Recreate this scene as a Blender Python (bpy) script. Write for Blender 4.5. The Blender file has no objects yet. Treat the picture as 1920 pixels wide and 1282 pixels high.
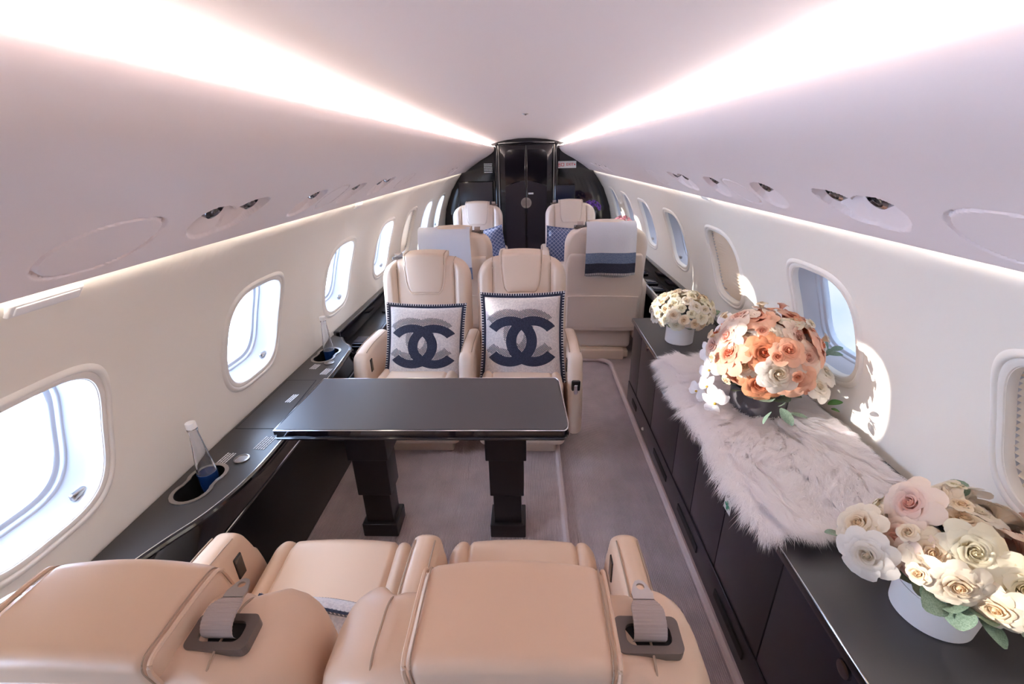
import bpy, bmesh, math, random
import numpy as np
from mathutils import Vector, Matrix
PI = math.pi
random.seed(7)
RS = np.random.RandomState(7)
scene = bpy.context.scene
COL = scene.collection

# ------------------------------------------------------------------ camera
cam_d = bpy.data.cameras.new('camera')
cam = bpy.data.objects.new('camera', cam_d)
COL.objects.link(cam)
RX = Matrix(((0.99931275, 0.00719844, 0.0363622),
             (0.03077324, 0.3857646, -0.92208388),
             (-0.02066481, 0.92256916, 0.38527796)))
cam.matrix_world = Matrix.Translation((0, 0, 1.65)) @ RX.to_4x4()
cam_d.sensor_width = 36
cam_d.lens = 838.99 / 1920 * 36
cam_d.clip_start = 0.02
scene.camera = cam

# ------------------------------------------------------------------ view / world / sun
scene.view_settings.view_transform = 'Standard'
scene.view_settings.look = 'None'
scene.view_settings.gamma = 1
scene.view_settings.use_curve_mapping = False
scene.view_settings.exposure = 3.35
scene.cycles.max_bounces = 16
scene.cycles.diffuse_bounces = 10
scene.cycles.glossy_bounces = 6
scene.cycles.transparent_max_bounces = 16
SUN_DIR = Vector((1.0, -0.11, -0.068)).normalized()
COVE_STRENGTH = 2.75
WASH_STRENGTH = 2.8
world = bpy.data.worlds.new('sky')
scene.world = world
world.use_nodes = True
wn, wl = world.node_tree.nodes, world.node_tree.links
wn.clear()
wo = wn.new('ShaderNodeOutputWorld')
wb = wn.new('ShaderNodeBackground')
wt = wn.new('ShaderNodeTexCoord')
dot = wn.new('ShaderNodeVectorMath'); dot.operation = 'DOT_PRODUCT'
dot.inputs[1].default_value = (-1, 0, 0)
wl.new(wt.outputs['Generated'], dot.inputs[0])
ramp = wn.new('ShaderNodeValToRGB')
mr = wn.new('ShaderNodeMapRange'); mr.inputs[1].default_value = -1; mr.inputs[2].default_value = 1
wl.new(dot.outputs['Value'], mr.inputs[0])
wl.new(mr.outputs[0], ramp.inputs[0])
ramp.color_ramp.elements[0].color = (0.050, 0.072, 0.104, 1)
ramp.color_ramp.elements[0].position = 0.42
ramp.color_ramp.elements[1].color = (1.65, 2.3, 3.5, 1)
cn = wn.new('ShaderNodeTexNoise'); cn.inputs['Scale'].default_value = 3.2; cn.inputs['Detail'].default_value = 6
wl.new(wt.outputs['Generated'], cn.inputs['Vector'])
cr = wn.new('ShaderNodeValToRGB')
cr.color_ramp.elements[0].position = 0.45; cr.color_ramp.elements[1].position = 0.62
wl.new(cn.outputs['Fac'], cr.inputs[0])
mx = wn.new('ShaderNodeMix'); mx.data_type = 'RGBA'
cs = wn.new('ShaderNodeMath'); cs.operation = 'MULTIPLY'; cs.inputs[1].default_value = 0.85
wl.new(cr.outputs[0], cs.inputs[0]); wl.new(cs.outputs[0], mx.inputs[0]); wl.new(ramp.outputs[0], mx.inputs[6])
# broken cloud all round: brighter, paler patches of the same sky (the aircraft is above the cloud deck)
ramp2 = wn.new('ShaderNodeValToRGB'); wl.new(mr.outputs[0], ramp2.inputs[0])
ramp2.color_ramp.elements[0].position = 0.42
ramp2.color_ramp.elements[0].color = (0.098, 0.106, 0.116, 1); ramp2.color_ramp.elements[1].color = (2.1, 2.55, 3.3, 1)
wl.new(ramp2.outputs[0], mx.inputs[7])
wl.new(mx.outputs[2], wb.inputs['Color'])
wb.inputs['Strength'].default_value = 1.0
wl.new(wb.outputs[0], wo.inputs[0])

sun_d = bpy.data.lights.new('sun', 'SUN'); sun_d.energy = 0.85; sun_d.angle = 0.012; sun_d.color = (1, 0.94, 0.86)
sun = bpy.data.objects.new('sun', sun_d); COL.objects.link(sun)
sun.rotation_euler = SUN_DIR.to_track_quat('-Z', 'Y').to_euler()
sun.location = (-6, 4, 3)

# ------------------------------------------------------------------ materials
MATS = {}
def mat(name, color, rough=0.5, metal=0.0, coat=0.0, spec=0.5, bump=None, sheen=0.0, emit=None, trans=0.0):
    if name in MATS: return MATS[name]
    m = bpy.data.materials.new(name); m.use_nodes = True
    nt = m.node_tree; b = nt.nodes['Principled BSDF']
    b.inputs['Base Color'].default_value = (*color, 1)
    b.inputs['Roughness'].default_value = rough
    b.inputs['Metallic'].default_value = metal
    b.inputs['Specular IOR Level'].default_value = spec
    b.inputs['Coat Weight'].default_value = coat
    b.inputs['Coat Roughness'].default_value = 0.04
    b.inputs['Sheen Weight'].default_value = sheen
    if emit:
        b.inputs['Emission Color'].default_value = (*emit[0], 1)
        b.inputs['Emission Strength'].default_value = emit[1]
    if bump:
        sc, st, dist = bump
        tc = nt.nodes.new('ShaderNodeTexCoord')
        n = nt.nodes.new('ShaderNodeTexNoise'); n.inputs['Scale'].default_value = sc; n.inputs['Detail'].default_value = 3
        nt.links.new(tc.outputs['Object'], n.inputs['Vector'])
        bp = nt.nodes.new('ShaderNodeBump'); bp.inputs['Strength'].default_value = st; bp.inputs['Distance'].default_value = dist
        nt.links.new(n.outputs['Fac'], bp.inputs['Height']); nt.links.new(bp.outputs[0], b.inputs['Normal'])
    if trans:
        t = nt.nodes.new('ShaderNodeBsdfTranslucent'); t.inputs[0].default_value = (*color, 1)
        ms = nt.nodes.new('ShaderNodeMixShader'); ms.inputs[0].default_value = trans
        out = nt.nodes['Material Output']
        nt.links.new(b.outputs[0], ms.inputs[1]); nt.links.new(t.outputs[0], ms.inputs[2])
        nt.links.new(ms.outputs[0], out.inputs[0])
    MATS[name] = m
    return m

def mix_noise(m, c2, scale, lo=0.4, hi=0.6, stretch=None):
    """break a material's colour up with a second colour"""
    nt = m.node_tree; b = nt.nodes['Principled BSDF']
    c1 = tuple(b.inputs['Base Color'].default_value)
    tc = nt.nodes.new('ShaderNodeTexCoord')
    src = tc.outputs['Object']
    if stretch:
        mp = nt.nodes.new('ShaderNodeMapping'); mp.inputs['Scale'].default_value = stretch
        nt.links.new(src, mp.inputs[0]); src = mp.outputs[0]
    n = nt.nodes.new('ShaderNodeTexNoise'); n.inputs['Scale'].default_value = scale; n.inputs['Detail'].default_value = 4
    nt.links.new(src, n.inputs['Vector'])
    r = nt.nodes.new('ShaderNodeValToRGB')
    r.color_ramp.elements[0].position = lo; r.color_ramp.elements[1].position = hi
    r.color_ramp.elements[0].color = c1; r.color_ramp.elements[1].color = (*c2, 1)
    nt.links.new(n.outputs['Fac'], r.inputs[0]); nt.links.new(r.outputs[0], b.inputs['Base Color'])
    return m

WALL = mat('cream_sidewall', (0.88, 0.835, 0.755), 0.55)
PANEL = mat('overhead_panel_white', (0.84, 0.75, 0.745), 0.5)
CEIL = mat('ceiling_white', (0.88, 0.79, 0.785), 0.55)
WHITE = mat('white_plastic', (0.86, 0.86, 0.86), 0.4)
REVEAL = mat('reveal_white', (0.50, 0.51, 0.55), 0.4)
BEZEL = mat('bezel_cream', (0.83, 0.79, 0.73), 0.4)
BLACK = mat('piano_black', (0.006, 0.004, 0.007), 0.09, coat=0.6)
VENEER = mat('black_satin_veneer', (0.016, 0.011, 0.018), 0.28, coat=0.2)
TOPMAT = mat('dark_satin_top', (0.042, 0.036, 0.039), 0.50, spec=1.0, bump=(260, 0.06, 0.001))
LEDGE = mat('ledge_brown_black', (0.045, 0.038, 0.035), 0.4)
FASCIA = mat('fascia_black', (0.006, 0.005, 0.006), 0.3)
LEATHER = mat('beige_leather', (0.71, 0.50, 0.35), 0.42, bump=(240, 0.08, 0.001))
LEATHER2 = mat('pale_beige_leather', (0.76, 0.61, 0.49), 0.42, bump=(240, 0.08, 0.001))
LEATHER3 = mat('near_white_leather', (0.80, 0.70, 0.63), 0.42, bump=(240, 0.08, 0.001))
SEAM = mat('seam_thread', (0.42, 0.30, 0.21), 0.7)
CHROME = mat('chrome', (0.75, 0.75, 0.78), 0.12, metal=1)
STEEL = mat('brushed_steel', (0.42, 0.39, 0.37), 0.3, metal=1)
PLATE = mat('taupe_plate', (0.16, 0.125, 0.105), 0.4, metal=0.3)
DARK = mat('dark_void', (0.008, 0.007, 0.007), 0.6)
WEB = mat('belt_webbing', (0.42, 0.345, 0.31), 0.75)
TXT = mat('placard_white', (0.75, 0.75, 0.75), 0.6)
PAPER = mat('sign_white', (0.9, 0.9, 0.9), 0.5)
RED = mat('sign_red', (0.75, 0.02, 0.03), 0.5)
GREEN = mat('sign_green', (0.0, 0.32, 0.16), 0.5)
NAVY = mat('navy_wool', (0.012, 0.015, 0.036), 0.9, sheen=0.3)
WOOL = mat('ivory_wool', (0.68, 0.62, 0.59), 0.95, sheen=0.3, bump=(160, 0.5, 0.002))
mix_noise(WOOL, (0.56, 0.51, 0.50), 120)
mix_noise(NAVY, (0.028, 0.032, 0.065), 160)
GREYWOOL = mat('grey_blue_wool', (0.66, 0.68, 0.76), 0.95, sheen=0.3, bump=(160, 0.4, 0.002))
BANDWOOL = mat('slate_wool', (0.10, 0.15, 0.27), 0.95, sheen=0.3)
mix_noise(BANDWOOL, (0.20, 0.25, 0.38), 220)
FUR = mat('white_fur', (0.96, 0.93, 0.93), 0.8, spec=0.2, trans=0.5)
POTW = mat('white_card_pot', (0.82, 0.78, 0.76), 0.55)
POTG = mat('grey_card_pot', (0.07, 0.06, 0.068), 0.55)
LEAF = mat('eucalyptus_leaf', (0.17, 0.26, 0.18), 0.5, trans=0.2)
mix_noise(LEAF, (0.30, 0.40, 0.30), 25)
LEAFG = mat('fresh_green_leaf', (0.10, 0.25, 0.04), 0.45, trans=0.25)
STEM = mat('green_stem', (0.16, 0.30, 0.05), 0.5)

def carpet_mat(name, c, rib_axis):
    m = mat(name, c, 0.95, spec=0.1, sheen=0.2)
    mix_noise(m, tuple(x * 0.82 for x in c), 9, 0.3, 0.7)
    nt = m.node_tree; b = nt.nodes['Principled BSDF']
    tc = nt.nodes.new('ShaderNodeTexCoord')
    w = nt.nodes.new('ShaderNodeTexWave'); w.wave_type = 'BANDS'; w.bands_direction = rib_axis
    w.inputs['Scale'].default_value = 42; w.inputs['Distortion'].default_value = 1.2; w.inputs['Detail'].default_value = 2
    w.inputs['Detail Scale'].default_value = 6
    nt.links.new(tc.outputs['Object'], w.inputs['Vector'])
    n = nt.nodes.new('ShaderNodeTexNoise'); n.inputs['Scale'].default_value = 400
    nt.links.new(tc.outputs['Object'], n.inputs['Vector'])
    ad = nt.nodes.new('ShaderNodeMath'); ad.operation = 'ADD'
    nt.links.new(w.outputs['Fac'], ad.inputs[0]); nt.links.new(n.outputs['Fac'], ad.inputs[1])
    bp = nt.nodes.new('ShaderNodeBump'); bp.inputs['Strength'].default_value = 0.7; bp.inputs['Distance'].default_value = 0.004
    nt.links.new(ad.outputs[0], bp.inputs['Height']); nt.links.new(bp.outputs[0], b.inputs['Normal'])
    return m
CARPET = carpet_mat('taupe_carpet', (0.62, 0.49, 0.47), 'X')
CARPET2 = carpet_mat('aisle_carpet', (0.64, 0.52, 0.53), 'X')

def pane_mat():
    m = bpy.data.materials.new('window_pane'); m.use_nodes = True
    nt = m.node_tree; nt.nodes.clear()
    o = nt.nodes.new('ShaderNodeOutputMaterial'); t = nt.nodes.new('ShaderNodeBsdfTransparent')
    g = nt.nodes.new('ShaderNodeBsdfGlossy'); g.inputs['Roughness'].default_value = 0.02
    t.inputs[0].default_value = (0.97, 0.98, 1, 1)
    ms = nt.nodes.new('ShaderNodeMixShader'); ms.inputs[0].default_value = 0.05
    nt.links.new(t.outputs[0], ms.inputs[1]); nt.links.new(g.outputs[0], ms.inputs[2]); nt.links.new(ms.outputs[0], o.inputs[0])
    return m
PANE = pane_mat()
def glass_mat(name, color, rough=0.0):
    m = bpy.data.materials.new(name); m.use_nodes = True
    nt = m.node_tree; nt.nodes.clear()
    o = nt.nodes.new('ShaderNodeOutputMaterial'); g = nt.nodes.new('ShaderNodeBsdfGlass')
    g.inputs['Color'].default_value = (*color, 1); g.inputs['Roughness'].default_value = rough; g.inputs['IOR'].default_value = 1.4
    nt.links.new(g.outputs[0], o.inputs[0])
    return m
GLASS = glass_mat('bottle_glass', (0.97, 0.98, 1.0))
BLUELAB = mat('blue_label', (0.006, 0.03, 0.11), 0.25)
def emit_mat(name, c, s):
    m = bpy.data.materials.new(name); m.use_nodes = True
    nt = m.node_tree; nt.nodes.clear()
    o = nt.nodes.new('ShaderNodeOutputMaterial'); e = nt.nodes.new('ShaderNodeEmission')
    e.inputs[0].default_value = (*c, 1); e.inputs[1].default_value = s
    nt.links.new(e.outputs[0], o.inputs[0])
    return m
COVE = emit_mat('cove_led', (1.0, 0.91, 0.86), COVE_STRENGTH)
WASH = emit_mat('wash_led', (1.0, 0.96, 0.84), WASH_STRENGTH)

def rose_mat(name, core, edge, r0=0.15, r1=0.75):
    m = mat(name, edge, 0.6, trans=0.28, sheen=0.2)
    nt = m.node_tree; b = nt.nodes['Principled BSDF']
    tc = nt.nodes.new('ShaderNodeTexCoord')
    ln = nt.nodes.new('ShaderNodeVectorMath'); ln.operation = 'MULTIPLY'; ln.inputs[1].default_value = (1, 1, 0.35)
    nt.links.new(tc.outputs['Object'], ln.inputs[0])
    le = nt.nodes.new('ShaderNodeVectorMath'); le.operation = 'LENGTH'
    nt.links.new(ln.outputs[0], le.inputs[0])
    r = nt.nodes.new('ShaderNodeValToRGB')
    r.color_ramp.elements[0].position = r0; r.color_ramp.elements[1].position = r1
    r.color_ramp.elements[0].color = (*core, 1); r.color_ramp.elements[1].color = (*edge, 1)
    nt.links.new(le.outputs['Value'], r.inputs[0])
    nt.links.new(r.outputs[0], b.inputs['Base Color'])
    for n in nt.nodes:
        if n.type == 'BSDF_TRANSLUCENT': nt.links.new(r.outputs[0], n.inputs[0])
    return m
R_WHITE = rose_mat('rose_white', (0.80, 0.68, 0.50), (0.83, 0.77, 0.69))
R_CREAM = rose_mat('rose_cream', (0.80, 0.60, 0.36), (0.82, 0.72, 0.57))
R_BLUSH = rose_mat('rose_blush', (0.78, 0.40, 0.30), (0.84, 0.68, 0.56))
R_PEACH = rose_mat('rose_peach', (0.72, 0.20, 0.09), (0.86, 0.50, 0.34))
R_CORAL = rose_mat('rose_orange', (0.60, 0.11, 0.03), (0.82, 0.36, 0.18))
R_DUSTY = rose_mat('rose_dusty', (0.60, 0.22, 0.13), (0.74, 0.42, 0.31))
R_IVORY = rose_mat('rose_ivory', (0.78, 0.70, 0.48), (0.82, 0.76, 0.60))
ORCH = mat('orchid_white', (0.90, 0.88, 0.88), 0.5, trans=0.3)
ORCHC = mat('orchid_yellow', (0.75, 0.45, 0.05), 0.5)
PURPLE = mat('purple_petal', (0.16, 0.06, 0.42), 0.6, trans=0.2)
PINK = mat('pink_petal', (0.85, 0.42, 0.48), 0.6, trans=0.25)

# ------------------------------------------------------------------ mesh helpers
class MB:
    def __init__(s): s.v = []; s.f = []; s.mi = []
    def add(s, vs, fs, mi=0):
        o = len(s.v); s.v += [tuple(p) for p in vs]; s.f += [tuple(i + o for i in f) for f in fs]; s.mi += [mi] * len(fs)
        return s
    def tf(s, fn):
        s.v = [tuple(fn(*p)) for p in s.v]; return s
    def mesh(s, name, mats, smooth=True):
        m = bpy.data.meshes.new(name); m.from_pydata(s.v, [], s.f); m.update()
        if not isinstance(mats, (list, tuple)): mats = [mats]
        for k in mats: m.materials.append(k)
        if len(mats) > 1: m.polygons.foreach_set('material_index', s.mi)
        m.polygons.foreach_set('use_smooth', [smooth] * len(m.polygons))
        bm = bmesh.new(); bm.from_mesh(m); bmesh.ops.recalc_face_normals(bm, faces=bm.faces); bm.to_mesh(m); bm.free()
        if smooth: m.set_sharp_from_angle(angle=0.7)
        return m

def obj(name, mb, mats=None, parent=None, smooth=True, loc=None, label=None):
    me = mb if isinstance(mb, bpy.types.Mesh) else mb.mesh(name, mats, smooth)
    o = bpy.data.objects.new(name, me); COL.objects.link(o)
    if parent: o.parent = parent
    if loc: o.location = loc
    if label: o['label'] = label
    return o
def tag(o, label, cat, group=None, kind=None):
    if label: o['label'] = label
    if cat: o['category'] = cat
    if group: o['group'] = group
    if kind: o['kind'] = kind
    return o
def thing(name, label, cat, loc=(0, 0, 0), rz=0, group=None, scale=1):
    o = bpy.data.objects.new(name, None); COL.objects.link(o); o.location = loc; o.rotation_euler = (0, 0, rz)
    o.scale = scale if isinstance(scale, tuple) else (scale,) * 3; o.empty_display_size = 0.05
    return tag(o, label, cat, group)
def struct(name, mb, mats, parent=None, smooth=True, label=None):
    o = obj(name, mb, mats, parent, smooth)
    if parent is None: o['kind'] = 'structure'
    if label: o['label'] = label
    return o

def axis_samples(h, r, n, k):
    r = min(r, h * 0.999)
    a = [-h + r - r * math.tan(PI / 4 * (k - j) / k) for j in range(k)]
    mid = [-(h - r) + 2 * (h - r) * i / n for i in range(n + 1)]
    b = [h - r + r * math.tan(PI / 4 * (j + 1) / k) for j in range(k)]
    return a + mid + b
def rbox(size, r, seg=(1, 1, 1), k=3, c=(0, 0, 0), f=None):
    h = [s / 2 for s in size]; r = min(r, min(h) * 0.999)
    ax = [axis_samples(h[i], r, seg[i], k) for i in range(3)]
    n = [len(a) - 1 for a in ax]
    idx = {}; V = []; F = []
    def vid(i, j, l):
        key = (i, j, l)
        if key not in idx:
            p = (ax[0][i], ax[1][j], ax[2][l])
            q = [max(-(h[m] - r), min(h[m] - r, p[m])) for m in range(3)]
            d = [p[m] - q[m] for m in range(3)]
            L = math.sqrt(sum(x * x for x in d)) or 1
            p = tuple(q[m] + d[m] / L * r for m in range(3))
            idx[key] = len(V); V.append(p)
        return idx[key]
    for a, b, cc in ((0, 1, 2), (1, 2, 0), (2, 0, 1)):
        for side in (0, n[cc]):
            for i in range(n[a]):
                for j in range(n[b]):
                    q = []
                    for di, dj in ((0, 0), (1, 0), (1, 1), (0, 1)):
                        t = [0, 0, 0]; t[a] = i + di; t[b] = j + dj; t[cc] = side
                        q.append(vid(*t))
                    F.append(tuple(q if side else q[::-1]))
    if f: V = [f(*p) for p in V]
    V = [(p[0] + c[0], p[1] + c[1], p[2] + c[2]) for p in V]
    return MB().add(V, F)
def join(*ms):
    o = MB()
    for m in ms: o.add(m.v, m.f)
    return o
def box(x0, x1, y0, y1, z0, z1, r=0.004, k=2):
    return rbox((x1 - x0, y1 - y0, z1 - z0), r, (1, 1, 1), k, ((x0 + x1) / 2, (y0 + y1) / 2, (z0 + z1) / 2))
def lathe(prof, n=32, c=(0, 0, 0), axis='z'):
    V = []; F = []
    for r, z in prof:
        for i in range(n):
            a = 2 * PI * i / n
            p = (r * math.cos(a), r * math.sin(a), z)
            if axis == 'y': p = (p[0], p[2], p[1])
            if axis == 'x': p = (p[2], p[0], p[1])
            V.append((p[0] + c[0], p[1] + c[1], p[2] + c[2]))
    for j in range(len(prof) - 1):
        for i in range(n):
            F.append((j * n + i, j * n + (i + 1) % n, (j + 1) * n + (i + 1) % n, (j + 1) * n + i))
    if prof[0][0] > 0: F.append(tuple(range(n))[::-1])
    if prof[-1][0] > 0: F.append(tuple(range((len(prof) - 1) * n, len(prof) * n)))
    return MB().add(V, F)
def tube(pts, r, n=8, closed=False):
    pts = [Vector(p) for p in pts]; V = []; F = []; m = len(pts)
    for i, p in enumerate(pts):
        a = pts[i - 1] if (i or closed) else p; b = pts[(i + 1) % m] if (i < m - 1 or closed) else p
        t = (b - a).normalized()
        up = Vector((0, 0, 1)) if abs(t.z) < 0.9 else Vector((1, 0, 0))
        s = t.cross(up).normalized(); u = s.cross(t)
        rr = r[i] if isinstance(r, (list, tuple)) else r
        for k in range(n):
            an = 2 * PI * k / n
            V.append(p + (s * math.cos(an) + u * math.sin(an)) * rr)
    for i in range(m if closed else m - 1):
        for k in range(n):
            j = (i + 1) % m
            F.append((i * n + k, i * n + (k + 1) % n, j * n + (k + 1) % n, j * n + k))
    if not closed: F += [tuple(range(n))[::-1], tuple(range((m - 1) * n, m * n))]
    return MB().add(V, F)
def grid(fn, nu, nv, closed_u=False):
    V = [fn(i / nu, j / nv) for j in range(nv + 1) for i in range(nu + 1)]
    F = [(j * (nu + 1) + i, j * (nu + 1) + i + 1, (j + 1) * (nu + 1) + i + 1, (j + 1) * (nu + 1) + i) for j in range(nv) for i in range(nu)]
    return MB().add(V, F)
def solid_grid(fn, nu, nv, off):
    """closed slab between fn and fn + off(u,v)"""
    V = []; F = []; N = (nu + 1) * (nv + 1)
    for s in (0, 1):
        for j in range(nv + 1):
            for i in range(nu + 1):
                p = Vector(fn(i / nu, j / nv))
                if s: p = p + Vector(off(i / nu, j / nv))
                V.append(p)
    I = lambda s, i, j: s * N + j * (nu + 1) + i
    for j in range(nv):
        for i in range(nu):
            F.append((I(0, i, j), I(0, i + 1, j), I(0, i + 1, j + 1), I(0, i, j + 1)))
            F.append((I(1, i, j), I(1, i, j + 1), I(1, i + 1, j + 1), I(1, i + 1, j)))
    for i in range(nu):
        F.append((I(0, i, 0), I(1, i, 0), I(1, i + 1, 0), I(0, i + 1, 0)))
        F.append((I(0, i, nv), I(0, i + 1, nv), I(1, i + 1, nv), I(1, i, nv)))
    for j in range(nv):
        F.append((I(0, 0, j), I(0, 0, j + 1), I(1, 0, j + 1), I(1, 0, j)))
        F.append((I(0, nu, j), I(1, nu, j), I(1, nu, j + 1), I(0, nu, j + 1)))
    return MB().add(V, F)
def plate(outer, holes, z0, z1):
    """flat slab with holes; outlines are lists of (x,y)"""
    bm = bmesh.new(); es = []
    loops = [outer] + holes
    for lp in loops:
        vs = [bm.verts.new((x, y, z1)) for x, y in lp]
        for i in range(len(vs)): es.append(bm.edges.new((vs[i], vs[(i + 1) % len(vs)])))
    bmesh.ops.triangle_fill(bm, use_beauty=True, use_dissolve=False, edges=es)
    bm.verts.ensure_lookup_table(); bm.verts.index_update()
    mb = MB()
    T = [tuple(v.co) for v in bm.verts]; FF = [tuple(v.index for v in f.verts) for f in bm.faces]
    mb.add(T, FF); mb.add([(x, y, z0) for x, y, _ in T], [f[::-1] for f in FF])
    bm.free()
    for lp in loops:
        n = len(lp)
        mb.add([(x, y, z1) for x, y in lp] + [(x, y, z0) for x, y in lp], [(i, (i + 1) % n, n + (i + 1) % n, n + i) for i in range(n)])
    return mb
def wallloop(lp, z0, z1, cap=True):
    n = len(lp)
    m = MB().add([(x, y, z1) for x, y in lp] + [(x, y, z0) for x, y in lp], [(i, (i + 1) % n, n + (i + 1) % n, n + i) for i in range(n)])
    if cap: m.add([(x, y, z0) for x, y in lp], [tuple(range(n))])
    return m
def catmull(P, n):
    P = [np.array(p, float) for p in P]; out = []
    Q = [2 * P[0] - P[1]] + P + [2 * P[-1] - P[-2]]
    for i in range(1, len(Q) - 2):
        for t in np.linspace(0, 1, n, endpoint=False):
            a, b, c, d = Q[i - 1], Q[i], Q[i + 1], Q[i + 2]
            out.append(0.5 * ((2 * b) + (-a + c) * t + (2 * a - 5 * b + 4 * c - d) * t ** 2 + (-a + 3 * b - 3 * c + d) * t ** 3))
    out.append(P[-1]); return out
def smooth01(x):
    x = np.clip(x, 0, 1); return x * x * (3 - 2 * x)
def text_mesh(s, size, mt, name, extrude=0.0008):
    cu = bpy.data.curves.new(name, 'FONT'); cu.body = s; cu.size = size; cu.extrude = extrude; cu.align_x = 'CENTER'; cu.align_y = 'CENTER'
    o = bpy.data.objects.new(name, cu); COL.objects.link(o)
    bpy.context.view_layer.update()
    me = bpy.data.meshes.new_from_object(o.evaluated_get(bpy.context.evaluated_depsgraph_get()))
    bpy.data.objects.remove(o); bpy.data.curves.remove(cu)
    me.materials.clear(); me.materials.append(mt)
    return me

# ------------------------------------------------------------------ cabin shell
R, ZC = 1.245, 0.605
Y0, Y1 = -1.4, 6.9
def cyl(sg, y, s, d=0.0):
    th = s / R
    return (sg * (R + d) * math.cos(th), y, ZC + (R + d) * math.sin(th))
def wallp(sg, y, s):
    p = cyl(sg, y, s); e = max(0.0, p[2] - 1.405)
    return (p[0] + sg * (0.62 * e - 0.0), p[1], p[2])
def s_of_z(z): return R * math.asin((z - ZC) / R)
WA, WB, WN = 0.19, 0.215, 3.4
def sell(t, a, b, n=WN):
    c, s = math.cos(t), math.sin(t)
    return (a * math.copysign(abs(c) ** (2 / n), c), b * math.copysign(abs(s) ** (2 / n), s))
WINDOWS = {-1: ([-0.9, -0.05, 0.83, 1.78, 2.72, 3.65, 4.47, 5.30, 6.12], 0.975),
           1: ([-0.95, -0.1, 0.79, 1.715, 2.66, 3.58, 4.46, 5.33, 6.14], 1.02)}
S_LO, S_HI = s_of_z(-0.05), s_of_z(1.56)
def sidewall(sg):
    ys, zc = WINDOWS[sg]; sc = s_of_z(zc); mb = MB()
    bounds = [Y0] + [(a + b) / 2 for a, b in zip(ys, ys[1:])] + [Y1 + 0.3]
    for k, yc in enumerate(ys):
        a0, a1 = bounds[k] - yc, bounds[k + 1] - yc; b0, b1 = S_LO - sc, S_HI - sc
        ang = [2 * PI * i / 120 for i in range(120)] + [math.atan2(b, a) % (2 * PI) for a in (a0, a1) for b in (b0, b1)]
        ang.sort(); K = 22; V = []; F = []; n = len(ang)
        for t in ang:
            # direction of the ray and the two ends
            c, s = math.cos(t), math.sin(t)
            m = (abs(c / WA) ** WN + abs(s / WB) ** WN) ** (-1 / WN)
            ip = (m * c, m * s)
            ks = []
            if c > 1e-9: ks.append(a1 / c)
            if c < -1e-9: ks.append(a0 / c)
            if s > 1e-9: ks.append(b1 / s)
            if s < -1e-9: ks.append(b0 / s)
            mm = min(ks); op = (mm * c, mm * s)
            for j in range(K + 1):
                u = j / K
                V.append(wallp(sg, yc + ip[0] + (op[0] - ip[0]) * u, sc + ip[1] + (op[1] - ip[1]) * u))
        for i in range(n):
            for j in range(K):
                i2 = (i + 1) % n
                F.append((i * (K + 1) + j, i * (K + 1) + j + 1, i2 * (K + 1) + j + 1, i2 * (K + 1) + j))
        mb.add(V, F)
    return mb
wall_l = struct('wall_left', sidewall(-1), WALL)
wall_r = struct('wall_right', sidewall(1), WALL)

# windows ------------------------------------------------------------
def ring_loft(sg, sc, loops, n=96, cap=False):
    V = []; F = []
    for (da, d) in loops:
        for i in range(n):
            y, s = sell(2 * PI * i / n, WA + da, WB + da)
            V.append(cyl(sg, y, sc + s, d))
    for j in range(len(loops) - 1):
        for i in range(n):
            F.append((j * n + i, j * n + (i + 1) % n, (j + 1) * n + (i + 1) % n, (j + 1) * n + i))
    if cap: F.append(tuple(range((len(loops) - 1) * n, len(loops) * n)))
    return MB().add(V, F)
WMESH = {}
def blind_mesh(sg, sc, drop):
    """pleated blind: horizontal zig-zag folds filling the opening down to drop (1 = shut)"""
    rows = 44; V = []; F = []; nx = 12
    for r in range(rows + 1):
        s = WB * 0.998 * (1 - 2 * drop * r / rows)
        wdt = (WA - 0.003) * max(0.0, 1 - abs(s / WB) ** WN) ** (1 / WN)
        dd = 0.024 + (0.008 if r % 2 else -0.004)
        for i in range(nx + 1):
            V.append(cyl(sg, wdt * (2 * i / nx - 1), sc + s, dd))
    for r in range(rows):
        for i in range(nx):
            F.append((r * (nx + 1) + i, r * (nx + 1) + i + 1, (r + 1) * (nx + 1) + i + 1, (r + 1) * (nx + 1) + i))
    mb = MB().add(V, F)
    rim = [sell(2 * PI * i / 64, WA - 0.002, WB - 0.002) for i in range(64)]      # flat sheet added behind the pleats to block sky at their edges
    if drop > 0.99: mb.add([cyl(sg, y, sc + t, 0.035) for y, t in rim], [tuple(range(64))])
    return mb
BLIND = mat('pleated_blind', (0.66, 0.55, 0.43), 0.85, trans=0.06)
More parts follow.
